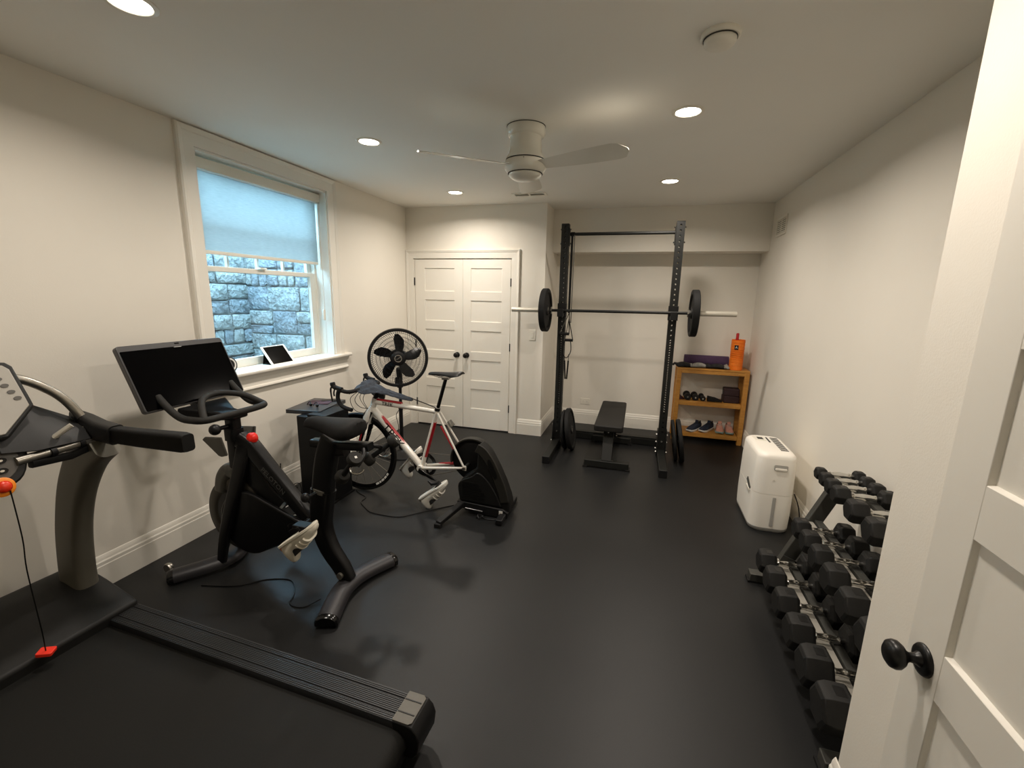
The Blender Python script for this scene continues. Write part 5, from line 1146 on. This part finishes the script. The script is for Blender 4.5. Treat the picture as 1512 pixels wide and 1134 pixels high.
def leaning(label, xb, xt, y, r, th, yaw=0.0):
    """disc standing on the floor, its top leaning from xb to xt"""
    ang = math.asin(max(-0.9, min(0.9, (xt - xb) / (2 * r))))
    ax = Vector((math.cos(ang) * math.cos(yaw), math.sin(yaw), -math.sin(ang) )).normalized()
    z = r * math.cos(ang) + th / 2 * abs(math.sin(ang))
    return plate(label, Vector(((xb + xt) / 2, y, z)), ax, r, th, 'weight plates', 'grey_metal', 0.02)
leaning('thin black plate on the floor nearest the left rack upright', -0.685, -0.72, 4.62, 0.21, 0.03)
leaning('larger black plate leaning on another plate at the left rack upright', -0.605, -0.675, 4.60, 0.225, 0.045)
leaning('black plate on the floor nearest the right rack upright', 0.455, 0.395, 4.62, 0.21, 0.03)
leaning('outer black plate leaning on another plate at the right rack upright', 0.515, 0.445, 4.60, 0.218, 0.04)

# ---- suspension straps hanging from the left end of the pull-up bar
mat('strap_grey', '#5a5851', 0.8, var=0.1, vscale=60)
ss = thing('suspension_straps', 'black and grey exercise straps with handles hanging on the left rack upright', 'exercise straps', (-0.70, 4.66, 1.2))
SX, SY = -0.722, 4.675
MB().box((SX - 0.012, SY - 0.004, 1.46), (SX + 0.010, SY + 0.004, 2.243)).build('strap', 'black_matte', ss)
MB().box((SX + 0.018, SY - 0.006, 1.36), (SX + 0.028, SY, 2.243)).build('strap', 'strap_grey', ss)
MB().lathe([(0.017, -0.02), (0.021, -0.02), (0.021, 0.02), (0.017, 0.02), (0.017, -0.02)], axes((SX, 4.70, 2.256), (0, 1, 0), (0, 0, 1), (1, 0, 0)), seg=20).build('loop', 'black_matte', ss)
for dx, z, ww in ((-0.035, 1.245, 0.10), (0.015, 1.18, 0.085)):
    hx = SX + dx
    MB().tube([(SX + 0.005, SY - 0.01, z + 0.22), (hx - ww / 2, SY - 0.03, z)], 0.005, 6).build('handle_strap', 'strap_grey', ss)
    MB().tube([(SX + 0.005, SY - 0.01, z + 0.22), (hx + ww / 2, SY - 0.03, z)], 0.005, 6).build('handle_strap', 'black_matte', ss)
    MB().cyl((hx - ww / 2, SY - 0.03, z), (hx + ww / 2, SY - 0.03, z), 0.015, seg=12).build('handle', 'rubber_black', ss, smooth=60)
MB().tube(spline([(SX - 0.03, SY - 0.03, 1.17), (SX - 0.045, SY - 0.03, 1.05), (SX - 0.005, SY - 0.03, 0.99), (SX + 0.04, SY - 0.03, 1.06), (SX + 0.035, SY - 0.03, 1.17)], 6), 0.005, 6).build('foot_loop', 'black_matte', ss)
MB().sweep([(SX - 0.022, SY - 0.02, 0.96), (SX - 0.008, SY - 0.02, 0.76)], rrect(0.004, 0.016, 0.001), up=(1, 0, 0)).build('strap_tail', 'black_matte', ss)
MB().sweep([(SX + 0.018, SY - 0.02, 0.96), (SX + 0.008, SY - 0.02, 0.76)], rrect(0.004, 0.016, 0.001), up=(1, 0, 0)).build('strap_tail', 'black_matte', ss)
MB().tube([(SX - 0.022, SY - 0.02, 0.96), (SX - 0.03, SY - 0.025, 1.05)], 0.004, 6).build('strap_link', 'strap_grey', ss)
MB().tube([(SX + 0.018, SY - 0.02, 0.96), (SX + 0.02, SY - 0.025, 1.03)], 0.004, 6).build('strap_link', 'strap_grey', ss)

# ---- flat bench
mat('bench_vinyl', '#1b1a19', 0.6, spec=0.28, var=0.08, vscale=30, bump=0.08, bscale=220)
bn = thing('weight_bench', 'flat black padded weight bench in front of the rack', 'weight bench', (-0.215, 4.65, 0))
MB().prism(rrect(0.275, 1.08, 0.03, 5), 0.365, 0.425, Matrix.Translation((-0.215, 4.69, 0))).build('pad', 'bench_vinyl', bn, bevel=0.012, bseg=3)
MB().box((-0.245, 4.25, 0.31), (-0.185, 5.1, 0.364)).build('spine', 'rack_steel', bn, bevel=0.004)
for y0, y1 in ((4.165, 4.34), (4.97, 4.90)):
    MB().beam((-0.215, y0 + (0.02 if y0 < 4.5 else 0), 0.06), (-0.215, y1, 0.345), 0.10, 0.05, up=(0, 1, 0)).build('leg_post', 'rack_steel', bn, bevel=0.004)
    ft = MB().box((-0.425, y0 - 0.04, 0.012), (0.0, y0 + 0.04, 0.075)).build('foot', 'rack_steel', bn, bevel=0.004)
    for x in (-0.415, -0.01): MB().box((x - 0.022, y0 - 0.045, 0.0), (x + 0.022, y0 + 0.045, 0.016)).build('rubber_foot', 'rubber_black', ft, bevel=0.002)
    for x in (-0.27, -0.16): MB().cyl((x, y0 - 0.01, 0.076), (x, y0 - 0.01, 0.09), 0.010, seg=6).build('bolt', 'chrome', ft)
MB().cyl((-0.215, 4.26, 0.34), (-0.215, 4.245, 0.34), 0.010, seg=6).build('bolt', 'chrome', bn)

# ================================================================== wooden shelf in the corner
def wood_material(name, a, b):
    m = bpy.data.materials.new(name); m.use_nodes = True
    nt = m.node_tree; bs = nt.nodes['Principled BSDF']
    tc = nt.nodes.new('ShaderNodeTexCoord'); mp = nt.nodes.new('ShaderNodeMapping'); mp.inputs['Scale'].default_value = (3, 14, 14)
    n = nt.nodes.new('ShaderNodeTexNoise'); n.inputs['Scale'].default_value = 3; n.inputs['Detail'].default_value = 6; n.inputs['Distortion'].default_value = 0.6
    r = nt.nodes.new('ShaderNodeValToRGB'); r.color_ramp.elements[0].position = 0.3; r.color_ramp.elements[1].position = 0.72
    r.color_ramp.elements[0].color = srgb(a); r.color_ramp.elements[1].color = srgb(b)
    nt.links.new(tc.outputs['Object'], mp.inputs['Vector']); nt.links.new(mp.outputs[0], n.inputs['Vector']); nt.links.new(n.outputs['Fac'], r.inputs['Fac']); nt.links.new(r.outputs['Color'], bs.inputs['Base Color'])
    bs.inputs['Roughness'].default_value = 0.45; MATS[name] = m
wood_material('honey_wood', '#ab7430', '#c68f42')
SX0, SX1, SY0, SY1, STOP = 0.455, 1.212, 5.335, 5.62, 0.862
sf = thing('wooden_shelf', 'honey-coloured three-tier wooden shelf in the corner', 'shelf', ((SX0 + SX1) / 2, 5.48, 0))
for x in (SX0, SX1 - 0.05):
    for y in (SY0, SY1 - 0.05): MB().box((x, y, 0), (x + 0.05, y + 0.05, STOP - 0.022)).build('post', 'honey_wood', sf, bevel=0.004)
MB().box((SX0, SY0, STOP - 0.022), (SX1, SY1, STOP)).build('shelf_board', 'honey_wood', sf, bevel=0.003)
MB().box((SX0 + 0.05, SY0 + 0.004, STOP - 0.062), (SX1 - 0.05, SY0 + 0.026, STOP - 0.0225)).build('apron', 'honey_wood', sf, bevel=0.002)
for zt_ in (0.475, 0.105):
    MB().box((SX0 + 0.051, SY0 + 0.028, zt_ - 0.02), (SX1 - 0.051, SY1 - 0.01, zt_)).build('shelf_board', 'honey_wood', sf, bevel=0.002)
    MB().box((SX0 + 0.051, SY0 + 0.004, zt_ - 0.05), (SX1 - 0.051, SY0 + 0.0275, zt_)).build('apron', 'honey_wood', sf, bevel=0.002)
    for x in (SX0 + 0.014, SX1 - 0.036): MB().box((x, SY0 + 0.051, zt_ - 0.05), (x + 0.022, SY1 - 0.051, zt_)).build('side_rail', 'honey_wood', sf, bevel=0.002)
for x in (SX0 + 0.014, SX1 - 0.036): MB().box((x, SY0 + 0.051, STOP - 0.07), (x + 0.022, SY1 - 0.051, STOP - 0.0225)).build('side_rail', 'honey_wood', sf, bevel=0.002)

# ---- on the top board
mat('mat_purple', '#46304f', 0.85, var=0.08, vscale=40, bump=0.1, bscale=200)
ym = thing('yoga_mat', 'rolled purple yoga mat on top of the wooden shelf', 'yoga mat', (0.77, 5.53, STOP))
pts = [((0.018 + 0.0085 * t / 6.283) * math.cos(t), (0.018 + 0.0085 * t / 6.283) * math.sin(t)) for t in [k * 0.3 for k in range(118)]]
rmax = 0.018 + 0.0085 * 117 * 0.3 / 6.283
mbm = MB(axes((0, 5.53, STOP + rmax + 0.0035), (0, 1, 0), (0, 0, 1), (1, 0, 0)))
inner = [(x * (1 - 0.0055 / max(1e-3, math.hypot(x, y))), y * (1 - 0.0055 / max(1e-3, math.hypot(x, y)))) for x, y in pts]
ring0 = [(x, y, 0.535) for x, y in pts] + [(x, y, 0.535) for x, y in inner[::-1]]
ring1 = [(x, y, 1.01) for x, y, _ in ring0]
n = len(ring0); k2 = len(pts)
fs = [(i, (i + 1) % n, n + (i + 1) % n, n + i) for i in range(n)]
for i in range(k2 - 1): fs += [(i, i + 1, n - 2 - i, n - 1 - i), (n + i, n + n - 1 - i, n + n - 2 - i, n + i + 1)]
mbm.add(ring0 + ring1, fs); mbm.build('roll', 'mat_purple', ym, smooth=40)
mat('camo_dark', '#1d1c1d', 0.9, var=0.6, vscale=22, bump=0.3, bscale=60)
mat('camo_grey', '#8d8a84', 0.9, var=0.3, vscale=30, bump=0.3, bscale=60)
def glove(label, cx, cy, rz, m1, m2, sc=1.0):
    t = thing('workout_glove', label, 'glove', (cx, cy, STOP), 'workout gloves on the shelf')
    M = Matrix.Translation((cx, cy, STOP + 0.001)) @ Matrix.Rotation(R(rz), 4, 'Z') @ Matrix.Scale(sc * 1.25, 4)
    rings = []
    for i, (x, hw, h) in enumerate(((-0.075, 0.03, 0.018), (-0.06, 0.036, 0.034), (-0.02, 0.042, 0.05), (0.02, 0.046, 0.047), (0.05, 0.044, 0.036), (0.062, 0.036, 0.026))):
        rings.append([(x, hw * math.cos(a), max(0.0, h / 2 + h / 2 * math.sin(a) + 0.006 * noise.noise(Vector((x * 40, a * 2, cx * 9))))) for a in [2 * math.pi * k / 12 for k in range(12)]])
    MB(M).loft(rings).build('palm', m1, t, smooth=60, subsurf=1)
    for k in range(4):
        y = -0.033 + 0.022 * k
        MB(M).tube([(0.05, y, 0.02), (0.075, y * 1.1, 0.022 + 0.004 * k), (0.09, y * 1.15, 0.014)], [0.011, 0.0105, 0.009], 10).build('finger', m2, t, smooth=60)
    MB(M).tube([(0.0, 0.04, 0.02), (0.03, 0.06, 0.02), (0.045, 0.065, 0.016)], [0.012, 0.011, 0.009], 10).build('thumb', m2, t, smooth=60)
    MB(M).sweep([(-0.07, 0.036, 0.012), (-0.072, 0.0, 0.036), (-0.07, -0.036, 0.012)], rrect(0.02, 0.004, 0.001), up=(0, 0, 1)).build('wrist_strap', m1, t, smooth=60)
glove('black workout glove at the left end of the shelf top', 0.52, 5.40, 172, 'camo_dark', 'camo_dark')
glove('grey workout glove in front of the purple mat', 0.69, 5.392, 4, 'camo_grey', 'camo_dark')
glove('black and grey workout glove between the other glove and the orange roller', 0.885, 5.392, -4, 'camo_dark', 'camo_grey')
mat('roller_orange', '#f77f1a', 0.55, var=0.04, vscale=20)
mat('stick_red', '#b8161c', 0.4)
fr_ = thing('foam_roller', 'orange ribbed foam roller standing upright on the shelf', 'foam roller', (1.072, 5.42, STOP))
prof = [(0.045, 0.0), (0.066, 0.0), (0.07, 0.004)]
z = 0.012
for k in range(11):
    if k in (3, 4, 5, 6, 7): prof += [(0.07, z), (0.070, z + 0.009), (0.0655, z + 0.012), (0.0655, z + 0.016), (0.070, z + 0.019)]; z += 0.021
    else: prof += [(0.07, z), (0.0695, z + 0.03), (0.067, z + 0.032), (0.067, z + 0.034), (0.07, z + 0.036)]; z += 0.037
prof += [(0.07, 0.324), (0.066, 0.328), (0.045, 0.328), (0.045, 0.0)]
prof = sorted(prof[1:-2], key=lambda p: p[1]); prof = [(0.045, 0.0)] + prof + [(0.045, 0.328), (0.045, 0.0)]
RM = Matrix.Translation((1.072, 5.42, STOP))
MB(RM).lathe(prof, seg=40).build('sleeve', 'roller_orange', fr_, smooth=25)
nv = Vector((-0.36, -0.93, 0)).normalized(); lx = Vector((-nv.y, nv.x, 0)); lx = lx if lx.x > 0 else -lx
LM = axes(Vector((1.072, 5.42, STOP + 0.255)) + nv * 0.0705, tuple(lx), (0, 0, 1), tuple(nv))
lg = MB(LM).prism(rrect(0.04, 0.05, 0.004), -0.002, 0.0012).build('logo_patch', 'shoe_dark', fr_)
lm = MB(LM)
for a in (90, 210, 330): lm.beam((0, 0, 0.0015), (0.014 * math.cos(R(a)), 0.014 * math.sin(R(a)), 0.0015), 0.001, 0.006, up=(-math.sin(R(a)), math.cos(R(a)), 0))
lm.build('logo_mark', 'print_white', lg)
sk = thing('massage_stick', 'red stick standing inside the orange foam roller', 'massage stick', (1.065, 5.425, STOP))
MB().cyl((1.065, 5.425, STOP + 0.001), (1.056, 5.43, STOP + 0.33), 0.01, seg=14).build('rod', 'stick_red', sk, smooth=60)
MB().lathe([(0, 0.30), (0.014, 0.30), (0.0155, 0.31), (0.0155, 0.40), (0.012, 0.408), (0, 0.41)], Matrix.Translation((1.058, 5.428, STOP)), seg=18).build('grip', 'stick_red', sk, smooth=50)

# ---- middle shelf
Z2 = 0.475
for k, (x, lab) in enumerate(((0.60, 'leftmost small black hand weight on the middle shelf'), (0.685, 'middle small black hand weight on the middle shelf'), (0.765, 'rightmost small black hand weight on the middle shelf'))):
    t = thing('small_dumbbell', lab, 'dumbbell', (x, 5.45, Z2), 'small hand weights on the middle shelf')
    r = (0.04, 0.038, 0.031)[k]
    MB().cyl((x, 5.40, Z2 + r), (x, 5.53, Z2 + r), 0.012, seg=12).build('handle', 'chrome', t, smooth=60)
    for y0, s in ((5.375, 1), (5.565, -1)):
        MB().lathe([(0, 0), (0.012, 0), (0.016, 0.0), (r * 0.88, 0.002), (r, 0.01), (r, 0.04), (r * 0.85, 0.048), (0, 0.048)], axes((x, y0, Z2 + r + 0.0005), (1, 0, 0), (0, 0, 1), (0, s, 0)), seg=24).build('head', 'black_satin', t, smooth=40)
        MB().lathe([(0, 0), (0.009, 0), (0.009, 0.003), (0, 0.003)], axes((x, y0 - s * 0.002, Z2 + r), (1, 0, 0), (0, 0, 1), (0, s, 0)), seg=14).build('end_cap', 'chrome', t)
lb = thing('resistance_loop', 'long flat black band lying on the middle shelf beside the blocks', 'exercise band', (0.88, 5.42, Z2))
MB().loft([[(0.815, 5.385, Z2 + 0.002), (0.815, 5.45, Z2 + 0.002), (0.815, 5.45, Z2 + 0.062), (0.815, 5.385, Z2 + 0.062)], [(0.90, 5.385, Z2 + 0.002), (0.90, 5.45, Z2 + 0.002), (0.90, 5.45, Z2 + 0.046), (0.90, 5.385, Z2 + 0.046)], [(0.972, 5.39, Z2 + 0.002), (0.972, 5.44, Z2 + 0.002), (0.972, 5.44, Z2 + 0.022), (0.972, 5.39, Z2 + 0.022)]]).build('band', 'rubber_black', lb, smooth=40, bevel=0.004)
mat('block_maroon', '#2a1316', 0.75, var=0.15, vscale=30)
for k, lab in enumerate(('lower dark maroon yoga block on the middle shelf', 'upper dark maroon yoga block stacked on the other')):
    o = MB(Matrix.Translation((1.065, 5.46, Z2 + 0.0005 + 0.083 * k)) @ Matrix.Rotation(R(4 - 7 * k), 4, 'Z')).prism(rrect(0.165, 0.14, 0.014), 0, 0.082).build('yoga_block', 'block_maroon', None, bevel=0.008, bseg=3)
    tag(o, lab, 'yoga block', 'yoga blocks on the shelf')
pz_ = MB(Matrix.Translation((0.535, 5.44, Z2)) @ Matrix.Rotation(R(20), 4, 'Z')).loft([[(-0.03, -0.03, 0.0005), (0.03, -0.03, 0.0005), (0.03, 0.03, 0.0005), (-0.03, 0.03, 0.0005)], [(-0.028, -0.028, 0.03), (0.02, -0.025, 0.02), (0.022, 0.025, 0.025), (-0.027, 0.027, 0.045)], [(-0.018, -0.015, 0.045), (0.0, -0.015, 0.03), (0.0, 0.015, 0.035), (-0.018, 0.015, 0.055)]]).build('small_pouch', 'maroon', None, smooth=40, bevel=0.004)
tag(pz_, 'small dark red pouch at the left end of the middle shelf', 'pouch')

# ---- shoes on the bottom board
Z3 = 0.105
mat('navy_knit', '#1b2233', 0.85, var=0.2, vscale=60, bump=0.15, bscale=200)
mat('navy_dark', '#12151d', 0.85, var=0.1, vscale=60)
mat('sole_white', '#dad8d2', 0.55, var=0.03)
mat('pink_knit', '#d79a86', 0.85, var=0.12, vscale=60, bump=0.15, bscale=200)
mat('sole_teal', '#8aa7a4', 0.55, var=0.06)
mat('lace_white', '#cfcac0', 0.8)
def sneaker(label, M, up_m, sole_m, lace_m, open_m, group, L=0.27, W=0.047):
    """local X = toe, Z up, origin under the heel"""
    t = thing('running_shoe', label, 'shoe', tuple(M.translation), group)
    k = L / 0.27
    so = []
    for x, hw, zt, zb in ((0.0, 0.022, 0.034, 0.006), (0.015, 0.034, 0.034, 0.0), (0.06, 0.038, 0.03, 0.0), (0.12, 0.036, 0.027, 0.0), (0.18, 0.046, 0.025, 0.0), (0.23, 0.042, 0.027, 0.004), (0.26, 0.026, 0.032, 0.013), (0.27, 0.010, 0.034, 0.02)):
        so.append([(x * k, hw * 1.05, zt), (x * k, -hw * 1.05, zt), (x * k, -hw * 0.98, zb), (x * k, hw * 0.98, zb)])
    MB(M).loft(so).build('sole', sole_m, t, smooth=40, bevel=0.003)
    ri = []
    for x, hw, h in ((0.004, 0.022, 0.078), (0.015, 0.031, 0.092), (0.05, 0.034, 0.085), (0.09, 0.035, 0.084), (0.13, 0.037, 0.076), (0.17, 0.042, 0.062), (0.21, 0.041, 0.05), (0.24, 0.033, 0.042), (0.258, 0.018, 0.036)):
        ri.append([(x * k, hw * math.copysign(abs(math.cos(a)) ** 0.75, math.cos(a)), 0.026 + (h - 0.026) * math.sin(a) ** 0.6) for a in [math.pi * q / 12 for q in range(13)]])
    MB(M).loft(ri).build('upper', up_m, t, smooth=60)
    op = [((0.05 + 0.038 * math.cos(a)) * k, 0.024 * math.sin(a), 0.0885 - 0.003 * math.cos(a)) for a in [2 * math.pi * q / 16 for q in range(16)]]
    MB(M).loft([op, [(x, y, z - 0.02) for x, y, z in op]]).build('collar_opening', open_m, t, smooth=40)
    MB(M).loft([[(0.085 * k, -0.018, 0.085), (0.085 * k, 0.018, 0.085), (0.085 * k, 0.018, 0.08), (0.085 * k, -0.018, 0.08)], [(0.068 * k, -0.02, 0.115), (0.068 * k, 0.02, 0.115), (0.073 * k, 0.018, 0.112), (0.073 * k, -0.018, 0.112)]]).build('tongue', up_m, t, smooth=40)
    for q in range(4):
        x = (0.10 + 0.024 * q) * k; h = 0.084 - 0.0085 * q - (0.003 if q > 1 else 0)
        MB(M).tube([(x, -0.022, h - 0.006), (x + 0.004, -0.01, h + 0.002), (x + 0.004, 0.01, h + 0.002), (x, 0.022, h - 0.006)], 0.0028, 6).build('lace', lace_m, t, smooth=60)
    MB(M).box((-0.0025, -0.009, 0.05), (0.004, 0.009, 0.098)).build('heel_tab', lace_m, t, bevel=0.002)
    return t
def SM_(x, y, rz): return Matrix.Translation((x, y, Z3 + 0.0005)) @ Matrix.Rotation(R(rz), 4, 'Z')
sneaker('left of the two navy running shoes on the bottom shelf', SM_(0.785, 5.545, 234), 'navy_knit', 'sole_white', 'navy_dark', 'shoe_dark', 'running shoes on the bottom shelf')
sneaker('right of the two navy running shoes on the bottom shelf', SM_(0.922, 5.575, 235), 'navy_knit', 'sole_white', 'navy_dark', 'shoe_dark', 'running shoes on the bottom shelf')
sneaker('left of the two pink running shoes on the bottom shelf', SM_(1.005, 5.595, 264), 'pink_knit', 'sole_teal', 'lace_white', 'navy_dark', 'running shoes on the bottom shelf', 0.245)
sneaker('right of the two pink running shoes on the bottom shelf', SM_(1.1, 5.595, 267), 'pink_knit', 'sole_teal', 'lace_white', 'navy_dark', 'running shoes on the bottom shelf', 0.245)

# ================================================================== dehumidifier
mat('dehum_white', '#f1ede4', 0.40, var=0.012, vscale=6)
mat('dehum_base', '#a9a7a2', 0.5)
dh = thing('dehumidifier', 'white dehumidifier on the floor against the right wall', 'dehumidifier', (1.0, 3.55, 0))
DC = Vector((1.0, 3.555, 0)); DW, DD = 0.262, 0.50
def drect(g=0.0): return [(DC.x + x, DC.y + y) for x, y in rrect(DW + g, DD + g, 0.07, 6)]
def dring(g, z): return [(x, y, z) for x, y in drect(g)]
MB().loft([dring(-0.02, 0.0), dring(-0.004, 0.012), dring(0.0, 0.03)]).build('base', 'dehum_base', dh, smooth=40)
MB().loft([dring(0.0, 0.03), dring(0.006, 0.15), dring(0.004, 0.285)]).build('water_tank', 'dehum_white', dh, smooth=40)
MB().loft([dring(0.0, 0.2865), dring(0.004, 0.288), dring(0.0, 0.45), dring(-0.008, 0.545), dring(-0.018, 0.566), dring(-0.045, 0.58), dring(-0.09, 0.585)]).build('upper_housing', 'dehum_white', dh, smooth=40)
F = DC.y - DD / 2
# front (towards the viewer): handle recess, level window, badge
MB().prism(rrect(0.085, 0.04, 0.008), 0.0, 0.003, axes((DC.x + 0.02, F - 0.0005, 0.49), (1, 0, 0), (0, 0, 1), (0, -1, 0))).build('handle_frame', 'dehum_base', dh)
MB().prism(rrect(0.074, 0.016, 0.006), 0.003, 0.012, axes((DC.x + 0.02, F - 0.0005, 0.481), (1, 0, 0), (0, 0, 1), (0, -1, 0))).build('handle_lip', 'dehum_white', dh, bevel=0.003)
MB().prism(rrect(0.022, 0.22, 0.006), 0.0, 0.004, axes((DC.x + 0.005, F - 0.003, 0.16), (1, 0, 0), (0, 0, 1), (0, -1, 0))).build('level_channel', 'dehum_base', dh, bevel=0.002)
MB().prism([(-0.007, -0.004), (0.007, -0.004), (0, 0.006)], 0.0, 0.002, axes((DC.x - 0.015, F - 0.002, 0.40), (1, 0, 0), (0, 0, 1), (0, -1, 0))).build('arrow_mark', 'white_plastic', dh)
# side grip (towards the room)
MB().prism([(-0.06, 0.02), (-0.045, 0.045), (0.05, 0.0), (0.04, -0.025)], 0, 0.008, axes((DC.x - DW / 2 - 0.001, DC.y - 0.12, 0.295), (0, -1, 0), (0, 0, 1), (-1, 0, 0))).build('tank_grip', 'dark_gap', dh, bevel=0.002)
MB().box((DC.x - DW / 2 - 0.012, DC.y - 0.165, 0.262), (DC.x - DW / 2 + 0.004, DC.y - 0.07, 0.284)).build('tank_grip_lip', 'white_plastic', dh, bevel=0.004)
# top: display, carry slot, outlet slats
MB().prism([(x + DC.x - 0.045, y + DC.y + 0.12) for x, y in rrect(0.08, 0.11, 0.012)], 0.5845, 0.588).build('control_panel', 'white_plastic', dh, bevel=0.002)
MB().prism([(x + DC.x - 0.04, y + DC.y + 0.12) for x, y in rrect(0.04, 0.055, 0.004)], 0.588, 0.5888).build('display', 'dark_gap', dh)
MB().prism([(x + DC.x + 0.01, y + DC.y + 0.10) for x, y in rrect(0.012, 0.13, 0.005)], 0.585, 0.5865).build('carry_slot', 'dark_gap', dh)
for k in range(13):
    y = DC.y - 0.15 + 0.025 * k
    MB().box((DC.x + 0.035, y, 0.585), (DC.x + 0.085, y + 0.012, 0.5868)).build('outlet_slat', 'dark_gap', dh)
MB().tube(spline([(1.135, 3.34, 0.30), (1.17, 3.32, 0.20), (1.19, 3.31, 0.05), (1.19, 3.36, 0.006), (1.20, 3.5, 0.006)], 6), 0.004, 6).build('power_lead', 'black_satin', dh)

# ================================================================== dumbbell rack and hex dumbbells
mat('hex_rubber', '#191918', 0.6, spec=0.3, var=0.12, vscale=50, bump=0.05, bscale=250)
mat('hex_plate', '#0e0e0e', 0.4)
mat('rack_grey', '#454541', 0.5, 0.3, var=0.04)
mat('tray_grey', '#b9b5aa', 0.35, 0.3, var=0.03)
TIERS = [(0.885, 0.20), (0.990, 0.465), (1.078, 0.73)]       # x, z of the handles on each tier
dr = thing('dumbbell_rack', 'grey three-tier dumbbell rack along the right wall', 'dumbbell rack', (1.0, 2.1, 0))
Y0, Y1 = 1.52, 2.66
for y in (Y0 + 0.02, Y1):
    MB().beam((0.86, y, 0.035), (1.128, y, 0.705), 0.07, 0.045, up=(0, 1, 0)).build('end_post', 'rack_grey', dr, bevel=0.004)
    ft = MB().beam((0.735, y, 0.03), (1.20, y, 0.03), 0.06, 0.05).build('floor_foot', 'rack_grey', dr, bevel=0.004)
    for x in (0.75, 1.19): MB().box((x - 0.025, y - 0.032, 0.0), (x + 0.02, y + 0.032, 0.012)).build('foot_pad', 'rubber_black', ft)
    MB().prism([(-0.03, -0.06), (0.03, -0.06), (0.03, 0.06), (-0.03, 0.06)], -0.003, 0.003, axes((0.93, y - 0.034 if y < 2 else y - 0.034, 0.16), (0.37, 0, 0.93), (-0.93, 0, 0.37), (0, -1, 0))).build('gusset', 'rack_grey', dr)
for x, z in TIERS:
    for dx, m, hw in ((-0.012, 'tray_grey', 0.03), (0.042, 'rack_grey', 0.018)):
        zz = z - 0.032
        tray = MB(); tray.box((x + dx - hw, Y0, zz - 0.003 + dx * 0.25), (x + dx + hw, Y1, zz + dx * 0.25)); tray.box((x + dx + (hw - 0.003 if dx < 0 else -hw), Y0, zz - 0.035 + dx * 0.25), (x + dx + (hw if dx < 0 else -hw + 0.003), Y1, zz - 0.003 + dx * 0.25))
        tray.build('tier_rail', m, dr, bevel=0.001)
def hex_dumbbell(label, x, y, z, r, hl, tier, hs=0.062, tilt=0.0):
    """hexagonal heads along X; r = across-corner radius, hl = head length"""
    t = thing('hex_dumbbell', label, 'dumbbell', (x, y, z), 'hex dumbbells on the rack')
    M = Matrix.Translation((x, y, z)) @ Matrix.Rotation(R(tilt), 4, 'Y')
    hr = 0.0135
    prof = [(0, -hs), (hr, -hs), (hr * 0.95, -hs + 0.012), (hr * 1.12, -hs + 0.016), (hr * 1.12, -hs + 0.021), (hr * 0.95, -hs + 0.026), (hr * 1.2, -0.01), (hr * 1.25, 0), (hr * 1.2, 0.01), (hr * 0.95, hs - 0.026), (hr * 1.12, hs - 0.021), (hr * 1.12, hs - 0.016), (hr * 0.95, hs - 0.012), (hr, hs), (0, hs)]
    MB(M).lathe(prof, axes((0, 0, 0), (0, 1, 0), (0, 0, 1), (1, 0, 0)), seg=16).build('handle', 'chrome', t, smooth=50)
    for s in (-1, 1):
        def hx(k, xx): return [(s * xx, r * k * math.cos(R(60 * q)), r * k * math.sin(R(60 * q))) for q in range(6)]
        h = MB(M).loft([hx(0.72, hs - 0.001), hx(0.95, hs + 0.008), hx(1.0, hs + 0.016), hx(1.0, hs + hl * 0.72), hx(0.9, hs + hl * 0.93), hx(0.7, hs + hl)]).build('head', 'hex_rubber', t, smooth=20, bevel=0.003)
        # recessed number plate on the upper facet
        fz = r * math.cos(R(30))
        MB(M).prism(rrect(hl * 0.34, r * 0.52, 0.003), -0.0006, 0.0008, axes((s * (hs + hl * 0.40), 0, fz), (1, 0, 0), (0, 1, 0), (0, 0, 1))).build('number_plate', 'hex_plate', h)
    return t
names_n = ('farthest', 'second from the far end', 'third from the far end', 'fourth from the far end', 'fifth from the far end', 'sixth from the far end')
def tier(tn, ys, rs, hls, x, z):
    for k, (y, r, hl) in enumerate(zip(ys, rs, hls)):
        hex_dumbbell('black hex dumbbell on the %s tier of the rack, %s' % (tn, names_n[k]), x, y, z, r, hl, tn)
tier('bottom', [2.545, 2.37, 2.18, 1.985, 1.79, 1.60], [0.068, 0.072, 0.076, 0.080, 0.084, 0.087], [0.085, 0.09, 0.095, 0.10, 0.105, 0.108], *TIERS[0])
tier('middle', [2.46, 2.325, 2.18, 2.015, 1.84, 1.66], [0.057, 0.060, 0.064, 0.069, 0.072, 0.074], [0.072, 0.076, 0.08, 0.086, 0.09, 0.092], *TIERS[1])
tier('top', [2.60, 2.515, 2.425, 2.325, 2.15, 1.97], [0.036, 0.040, 0.043, 0.047, 0.055, 0.060], [0.05, 0.055, 0.06, 0.068, 0.075, 0.078], *TIERS[2])
